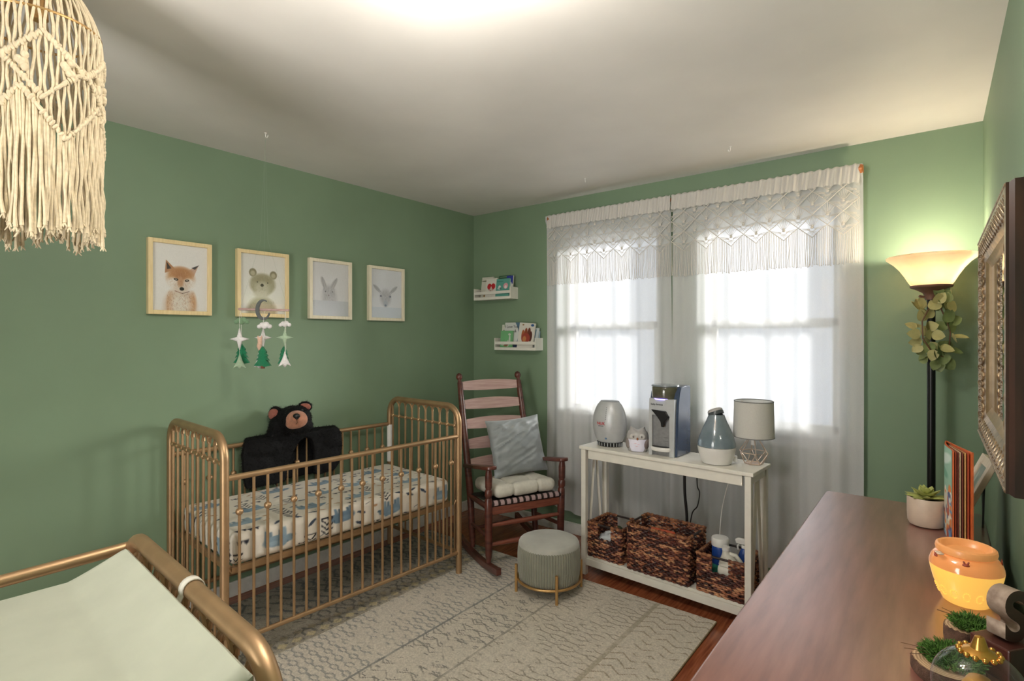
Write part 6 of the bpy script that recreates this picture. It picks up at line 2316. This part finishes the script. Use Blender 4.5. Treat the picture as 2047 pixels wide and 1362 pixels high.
# glowing honey pot wax warmer
def warmer():
    root = thing('wax_warmer', 'glowing amber honey pot wax warmer on the dresser', 'wax warmer', (3.210, -1.802, DZ), R(20))
    root.scale = (0.80, 0.80, 0.86)
    lit = mat('lit amber glaze', rgb(236, 172, 62), 0.16, 0, 0.05, 12, coat=0.5, emit=(1.0, 0.56, 0.12, 1), estr=0.5)
    shl = mat('orange glaze', rgb(206, 128, 74), 0.14, 0, 0.06, 14, coat=0.6, emit=(1.0, 0.40, 0.12, 1), estr=0.22)
    rim = mat('tan glaze rim', rgb(206, 140, 88), 0.3, 0, 0.08, 14, emit=(1.0, 0.42, 0.12, 1), estr=0.18)
    low = [(0.050, 0.0), (0.056, 0.004), (0.066, 0.025), (0.078, 0.055), (0.0855, 0.085), (0.0875, 0.098)]
    upp = [(0.0878, 0.098), (0.0865, 0.108), (0.082, 0.120), (0.073, 0.131), (0.066, 0.135)]
    MB().lathe(low, 64, close_top=False).build('lit_bowl', lit, root)
    MB().lathe(upp, 64, close_bot=False, close_top=False).build('shoulder_band', shl, root)
    MB().lathe([(0.066, 0.134), (0.071, 0.137), (0.073, 0.145), (0.071, 0.153), (0.066, 0.156), (0.060, 0.154), (0.057, 0.146), (0.050, 0.138), (0.001, 0.136)], 64, close_bot=False, close_top=False).build('dish_rim', rim, root)
    # raised drip scrolls and bees
    sc = MB()
    for i in range(9):
        a = -PI / 2 - 1.6 + 0.42 * i
        for q in range(14):
            t = q / 13
            aa = a + 0.11 * math.cos(t * 5.5)
            z = 0.035 + 0.012 * math.sin(t * 5.5)
            r = np.interp(z, [p[1] for p in low], [p[0] for p in low]) + 0.0005
            sc.ball((r * math.cos(aa), r * math.sin(aa), z), 0.0022, 6, 4)
    sc.build('embossed_scroll', lit, root)
    bee = mat('rust bee', rgb(160, 72, 52), 0.4)
    for a in (-1.95, -0.35, -3.0):
        b = MB()
        r = 0.0795
        c = Vector((r * math.cos(a), r * math.sin(a), 0.1235))
        Mz = Matrix.Rotation(a, 3, 'Z')
        b.ball(c, (0.003, 0.009, 0.004), 10, 6, Mz)
        for s in (-1, 1):
            for w_ in (-0.0035, 0.004):
                b.ball(c + Vector((0, 0, 0.0055 * s)) + Mz @ Vector((0, w_, 0)), (0.0016, 0.0026, 0.0062), 10, 6, Mz @ Matrix.Rotation(-s * w_ * 130, 3, 'X'))
        b.build('bee', bee, root)
    bf = MB()
    c = Vector((-0.078, -0.034, 0.136))
    for s in (-1, 1):
        bf.ball(c + Vector((0, s * 0.006, 0.002)), (0.010, 0.007, 0.003), 12, 6)
    tag(bf.build('butterfly', mat('cream ceramic', rgb(222, 196, 170), 0.35), root), 'small cream ceramic butterfly at the rim')
warmer()

# wooden letter on a mossy log slice arrangement
def letter_s():
    root = thing('letter_block', 'wooden block letter S on a dark wood base by the right wall', 'letter', (3.259, -2.100, DZ), R(52))
    MB().bb((-0.044, -0.034, 0), (0.044, 0.034, 0.062)).build('base', M_['dresserdark'], root, smooth=False, bevel=0.003)
    cu = bpy.data.curves.new('letter', 'FONT')
    cu.body = 'S'; cu.size = 0.124; cu.extrude = 0.016; cu.offset = 0.004; cu.align_x = 'CENTER'; cu.resolution_u = 8
    tmp = bpy.data.objects.new('letter_tmp', cu); COL.objects.link(tmp)
    bpy.context.view_layer.update()
    me = bpy.data.meshes.new_from_object(tmp.evaluated_get(bpy.context.evaluated_depsgraph_get()))
    bpy.data.objects.remove(tmp)
    me.name = 'letter'
    me.materials.clear()
    me.materials.append(mat_wood('weathered grey wood', rgb(128, 106, 92), rgb(170, 150, 134), 0.6, 12, (1, 6, 6), 0.0))
    me.materials.append(mat_wood('dark face', rgb(58, 32, 28), rgb(86, 50, 42), 0.45, 12, (1, 6, 6), 0.1))
    for p in me.polygons:
        p.material_index = 1 if abs(p.normal.z) > 0.5 else 0
    o = bpy.data.objects.new('letter', me)
    COL.objects.link(o); o.parent = root
    zs = [v.co.y for v in me.vertices]
    o.location = (0, 0, 0.0625 - min(zs)); o.rotation_euler = (R(90), 0, 0)
letter_s()

def log_slice(lab, x, y, z, rad, th, seed, moss):
    root = thing('log_slice', lab, 'wood slice', (x, y, z), seed)
    rnd = random.Random(seed)
    n = 40
    mb = MB()
    ra = [rad * (1 + 0.07 * mnoise.noise(Vector((math.cos(2 * PI * i / n) * 1.6, math.sin(2 * PI * i / n) * 1.6, seed)))) for i in range(n)]
    pr = lambda k, z_: [(ra[i] * k * math.cos(2 * PI * i / n), ra[i] * k * math.sin(2 * PI * i / n), z_ + 0.0015 * math.sin(i * 3)) for i in range(n)]
    vs_ = pr(0.97, 0) + pr(1.0, th * 0.3) + pr(1.0, th * 0.8) + pr(0.97, th)
    fs_ = [(k * n + i, k * n + (i + 1) % n, (k + 1) * n + (i + 1) % n, (k + 1) * n + i) for k in range(3) for i in range(n)]
    fs_ += [tuple(range(n))[::-1]]
    mb.add(vs_, fs_)
    mb.build('bark', mat('rough bark', rgb(92, 66, 52), 0.85, 0, 0.35, 60, 0.8), root)
    m, nt, b = _new('sawn rings')
    tc = nt.nodes.new('ShaderNodeTexCoord'); wv = nt.nodes.new('ShaderNodeTexWave')
    wv.wave_type = 'RINGS'; wv.rings_direction = 'Z'; wv.inputs['Scale'].default_value = 60; wv.inputs['Distortion'].default_value = 3
    nt.links.new(tc.outputs['Object'], wv.inputs['Vector'])
    rp = _ramp(nt, wv.outputs['Fac'], rgb(168, 132, 100), rgb(206, 174, 138))
    nt.links.new(rp.outputs['Color'], b.inputs['Base Color']); b.inputs['Roughness'].default_value = 0.7
    MB().add([(p[0], p[1], p[2]) for p in pr(0.965, th + 0.0004)], [tuple(range(n))]) if False else None
    fc = MB(); fc.add(pr(0.965, th + 0.0006), [tuple(range(n))])
    fc.build('sawn_face', m, root, smooth=False)
    return root
log_slice('round bark edged log slice with green moss at the near end of the dresser', 3.172, -2.190, DZ, 0.055, 0.024, 1, True)
log_slice('small tilted bark log slice between the wax warmer and the glass globe', 3.200, -2.020, DZ, 0.034, 0.030, 5, True)

def moss(lab, x, y, z, rad, h, seed, n):
    root = thing('moss_tuft', lab, 'moss', (x, y, z))
    rnd = random.Random(seed)
    mb = MB()
    for i in range(n):
        a, q = rnd.uniform(0, 2 * PI), math.sqrt(rnd.random()) * rad
        p = Vector((q * math.cos(a), q * math.sin(a), 0.001))
        hh = h * (1 - 0.6 * (q / rad) ** 2) * rnd.uniform(0.6, 1.25)
        d = Vector((math.cos(a) * q / rad * 0.9 + rnd.uniform(-.4, .4), math.sin(a) * q / rad * 0.9 + rnd.uniform(-.4, .4), 1)).normalized()
        mid = p + d * hh * 0.55
        e = p + d * hh + Vector((rnd.uniform(-.004, .004), rnd.uniform(-.004, .004), -0.002))
        mb.tube([p, mid, e], [0.0013, 0.0011, 0.0004], 4, caps=False)
        for k in range(2):
            s = mid + Vector((rnd.uniform(-.006, .006), rnd.uniform(-.006, .006), rnd.uniform(0, .006)))
            mb.tube([mid, s], [0.0009, 0.0003], 3, caps=False)
    o = mb.build('moss_fronds', mat('moss green', rgb(78, 116, 44), 0.7, 0, 0.45, 80), root)
    o['kind'] = 'stuff'
    for i in range(3):
        a = rnd.uniform(2.2, 4.2)
        MB().tube([(0, 0, 0.004), (rad * math.cos(a), rad * math.sin(a), 0.012), (rad * 1.7 * math.cos(a), rad * 1.7 * math.sin(a) + 0.01, 0.008)], 0.0007, 5).build('stray_twig', M_['stem'], root)
moss('clump of green moss on the bark log slice at the near end of the dresser', 3.178, -2.175, DZ + 0.0252, 0.046, 0.030, 3, 620)
moss('small green moss tuft beside the wooden letter', 3.212, -2.015, DZ + 0.031, 0.034, 0.026, 8, 380)

# glass globe with a brass cap
def globe():
    root = thing('glass_globe', 'clear glass globe with a gold finial cap, holding a small gold ornament', 'glass globe', (3.207, -2.386, DZ), 0)
    M = Matrix.Translation((0, 0, 0.078)) @ Matrix.Rotation(R(10), 4, 'X')
    g = mat_pane('globe glass', (0.93, 0.96, 1.0, 1), 0.12)
    MB().ball((0, 0, 0.092), 0.060, 40, 24).build('glass_ball', g, root)
    gold = mat('bright gold', rgb(216, 160, 80), 0.25, 0.9)
    MB().lathe([(0.024, 0.1475), (0.019, 0.151), (0.0115, 0.154), (0.0105, 0.157), (0.008, 0.165), (0.006, 0.171), (0.003, 0.1725)], 28).build('finial_cap', gold, root)
    sc = MB()
    for i in range(14):
        a = 2 * PI * i / 14
        sc.ball((0.025 * math.cos(a), 0.025 * math.sin(a), 0.1475), 0.0042, 8, 5)
    sc.build('beaded_collar', gold, root)
    MB().lathe([(0.042, 0.0), (0.044, 0.008), (0.036, 0.022), (0.030, 0.040)], 32).build('foot_ring', gold, root)
    MB().lathe([(0.008, 0.052), (0.009, 0.078), (0.019, 0.086), (0.021, 0.096), (0.014, 0.108), (0.002, 0.112)], 24).build('gold_ornament', mat('golden ornament', rgb(206, 152, 78), 0.35, 0.3), root)
    p = MB()
    for i in range(7):
        a = i * 0.9
        p.ball((0.028 * math.cos(a), 0.028 * math.sin(a), 0.066 + 0.004 * (i % 3)), (0.011, 0.011, 0.009), 10, 6)
    p.build('pink_petals', mat('pink petals', rgb(226, 140, 150), 0.6, 0, 0.15, 60), root)
    MB().lathe([(0.044, 0.0535), (0.046, 0.0545), (0.001, 0.056)], 30, close_bot=False, close_top=False).build('dark_filling', mat('dark filling', rgb(60, 44, 36), 0.8, 0, 0.4, 90, 0.5), root)
globe()

# ------------------------------------------------------------------ ornate mirror on the right wall
def mirror():
    y0, y1, z0, z1 = -2.066, -1.195, 1.176, 1.776
    xw = RW
    root = thing('wall_mirror', 'ornate gilded mirror with a dark wood side hung on the right wall', 'mirror', (xw - 0.001, (y0 + y1) / 2, (z0 + z1) / 2))
    hy, hz, dp, fw_ = (y1 - y0) / 2, (z1 - z0) / 2, 0.071, 0.088
    dark = mat_wood('dark walnut side', rgb(30, 16, 12), rgb(62, 34, 22), 0.35, 6, (6, 6, 1), 0.2)
    s = MB()
    # moulded outer sides: stepped profile seen edge-on from near the wall
    prof = [(0.0, 0.0), (0.0, 0.004), (-0.016, 0.004), (-0.020, -0.003), (-0.034, -0.003), (-0.040, 0.005), (-0.058, 0.005), (-0.066, 0.0), (-dp, 0.0), (-dp, -0.012), (0.0, -0.012)]
    # sweep the profile around the rectangle (mitred)
    cs = [(hy, hz), (-hy, hz), (-hy, -hz), (hy, -hz)]
    n = len(prof)
    vs_, fs_ = [], []
    for (cy, cz) in cs:
        for (px_, o) in prof:
            vs_.append((px_, cy + o * math.copysign(1, cy), cz + o * math.copysign(1, cz)))
    for k in range(4):
        for j in range(n):
            a = k * n + j; b = k * n + (j + 1) % n
            c = ((k + 1) % 4) * n + (j + 1) % n; d = ((k + 1) % 4) * n + j
            fs_.append((a, b, c, d))
    s.add(vs_, fs_)
    s.build('outer_side', dark, root, angle=30)
    gilt = mat('aged gilt', rgb(160, 138, 110), 0.3, 0.8, 0.35, 40, 0.3)
    fine = mat('gilt inner band', rgb(180, 152, 116), 0.3, 0.75, 0.1, 30)
    # carved face sloping in toward the glass
    f = MB()
    sl = [(-dp, 0.0), (-dp - 0.001, -0.012), (-dp + 0.005, -0.030), (-dp + 0.013, -0.050), (-dp + 0.019, -0.060)]
    n = len(sl)
    vs_, fs_ = [], []
    for (cy, cz) in cs:
        for (px_, o) in sl:
            vs_.append((px_, cy + o * math.copysign(1, cy), cz + o * math.copysign(1, cz)))
    for k in range(4):
        for j in range(n - 1):
            a = k * n + j; b = a + 1
            c = ((k + 1) % 4) * n + j + 1; d = ((k + 1) % 4) * n + j
            fs_.append((a, b, c, d))
    f.add(vs_, fs_)
    rnd = random.Random(2)
    def scroll(y, z, ax, sgn, flip):
        """one carved S-scroll on the face; ax: direction of the border"""
        for (r0, turns, off) in ((0.0115, 1.5, -0.008), (0.0085, 1.3, 0.010)):
            pts = []
            for i in range(16):
                t = i / 15
                a = flip * t * turns * 2 * PI + (0 if off < 0 else PI)
                r = r0 * (1 - 0.65 * t)
                u, v = off + r * math.cos(a), r * math.sin(a) * 1.25
                if ax == 'y':
                    yy, zz = y + u, z + v
                    q = (hz - abs(zz))
                else:
                    yy, zz = y + v, z + u
                    q = (hy - abs(yy))
                xx = np.interp(q, [0, 0.012, 0.030, 0.050, 0.060], [-dp, -dp - 0.001, -dp + 0.005, -dp + 0.013, -dp + 0.019])
                pts.append((xx + 0.0005, yy, zz))
            f.tube(pts, [0.0042 - 0.0018 * i / 15 for i in range(16)], 7)
    m = 36
    for i in range(m):
        y = -hy + 0.02 + (2 * hy - 0.04) * (i + 0.5) / m
        for sg in (-1, 1):
            scroll(y, sg * (hz - 0.030), 'y', sg, 1 if i % 2 else -1)
    m = 22
    for i in range(m):
        z = -hz + 0.03 + (2 * hz - 0.06) * (i + 0.5) / m
        for sg in (-1, 1):
            scroll(sg * (hy - 0.030), z, 'z', sg, 1 if i % 2 else -1)
    # scalloped outer edge beads
    for i in range(60):
        y = -hy + 2 * hy * (i + 0.5) / 60
        for sg in (-1, 1):
            f.ball((-dp + 0.002, y, sg * (hz - 0.004)), (0.005, 0.0075, 0.005), 8, 5)
    f.build('carved_face', gilt, root, angle=45)
    g = MB()
    sl = [(-dp + 0.018, -0.060), (-dp + 0.015, -0.066), (-dp + 0.020, -0.072), (-dp + 0.023, -0.078), (-dp + 0.028, fw_ * -1.0)]
    n = len(sl)
    vs_, fs_ = [], []
    for (cy, cz) in cs:
        for (px_, o) in sl:
            vs_.append((px_, cy + o * math.copysign(1, cy), cz + o * math.copysign(1, cz)))
    for k in range(4):
        for j in range(n - 1):
            a = k * n + j; b = a + 1
            c = ((k + 1) % 4) * n + j + 1; d = ((k + 1) % 4) * n + j
            fs_.append((a, b, c, d))
    g.add(vs_, fs_)
    g.build('inner_band', fine, root, angle=30)
    mm, nt, b = _new('silvered glass')
    nz = _noise(nt, 2, 2)
    rp = _ramp(nt, nz.outputs['Fac'], (0.86, 0.9, 0.9, 1), (0.9, 0.93, 0.93, 1))
    nt.links.new(rp.outputs['Color'], b.inputs['Base Color'])
    b.inputs['Metallic'].default_value = 1.0; b.inputs['Roughness'].default_value = 0.02
    MB().bb((-dp + 0.0275, -hy + fw_ - 0.004, -hz + fw_ - 0.004), (-dp + 0.032, hy - fw_ + 0.004, hz - fw_ + 0.004)).build('mirror_glass', mm, root, smooth=False)
    MB().bb((-0.006, -hy + 0.01, -hz + 0.01), (0, hy - 0.01, hz - 0.01)).build('back_panel', M_['black'], root, smooth=False)
mirror()
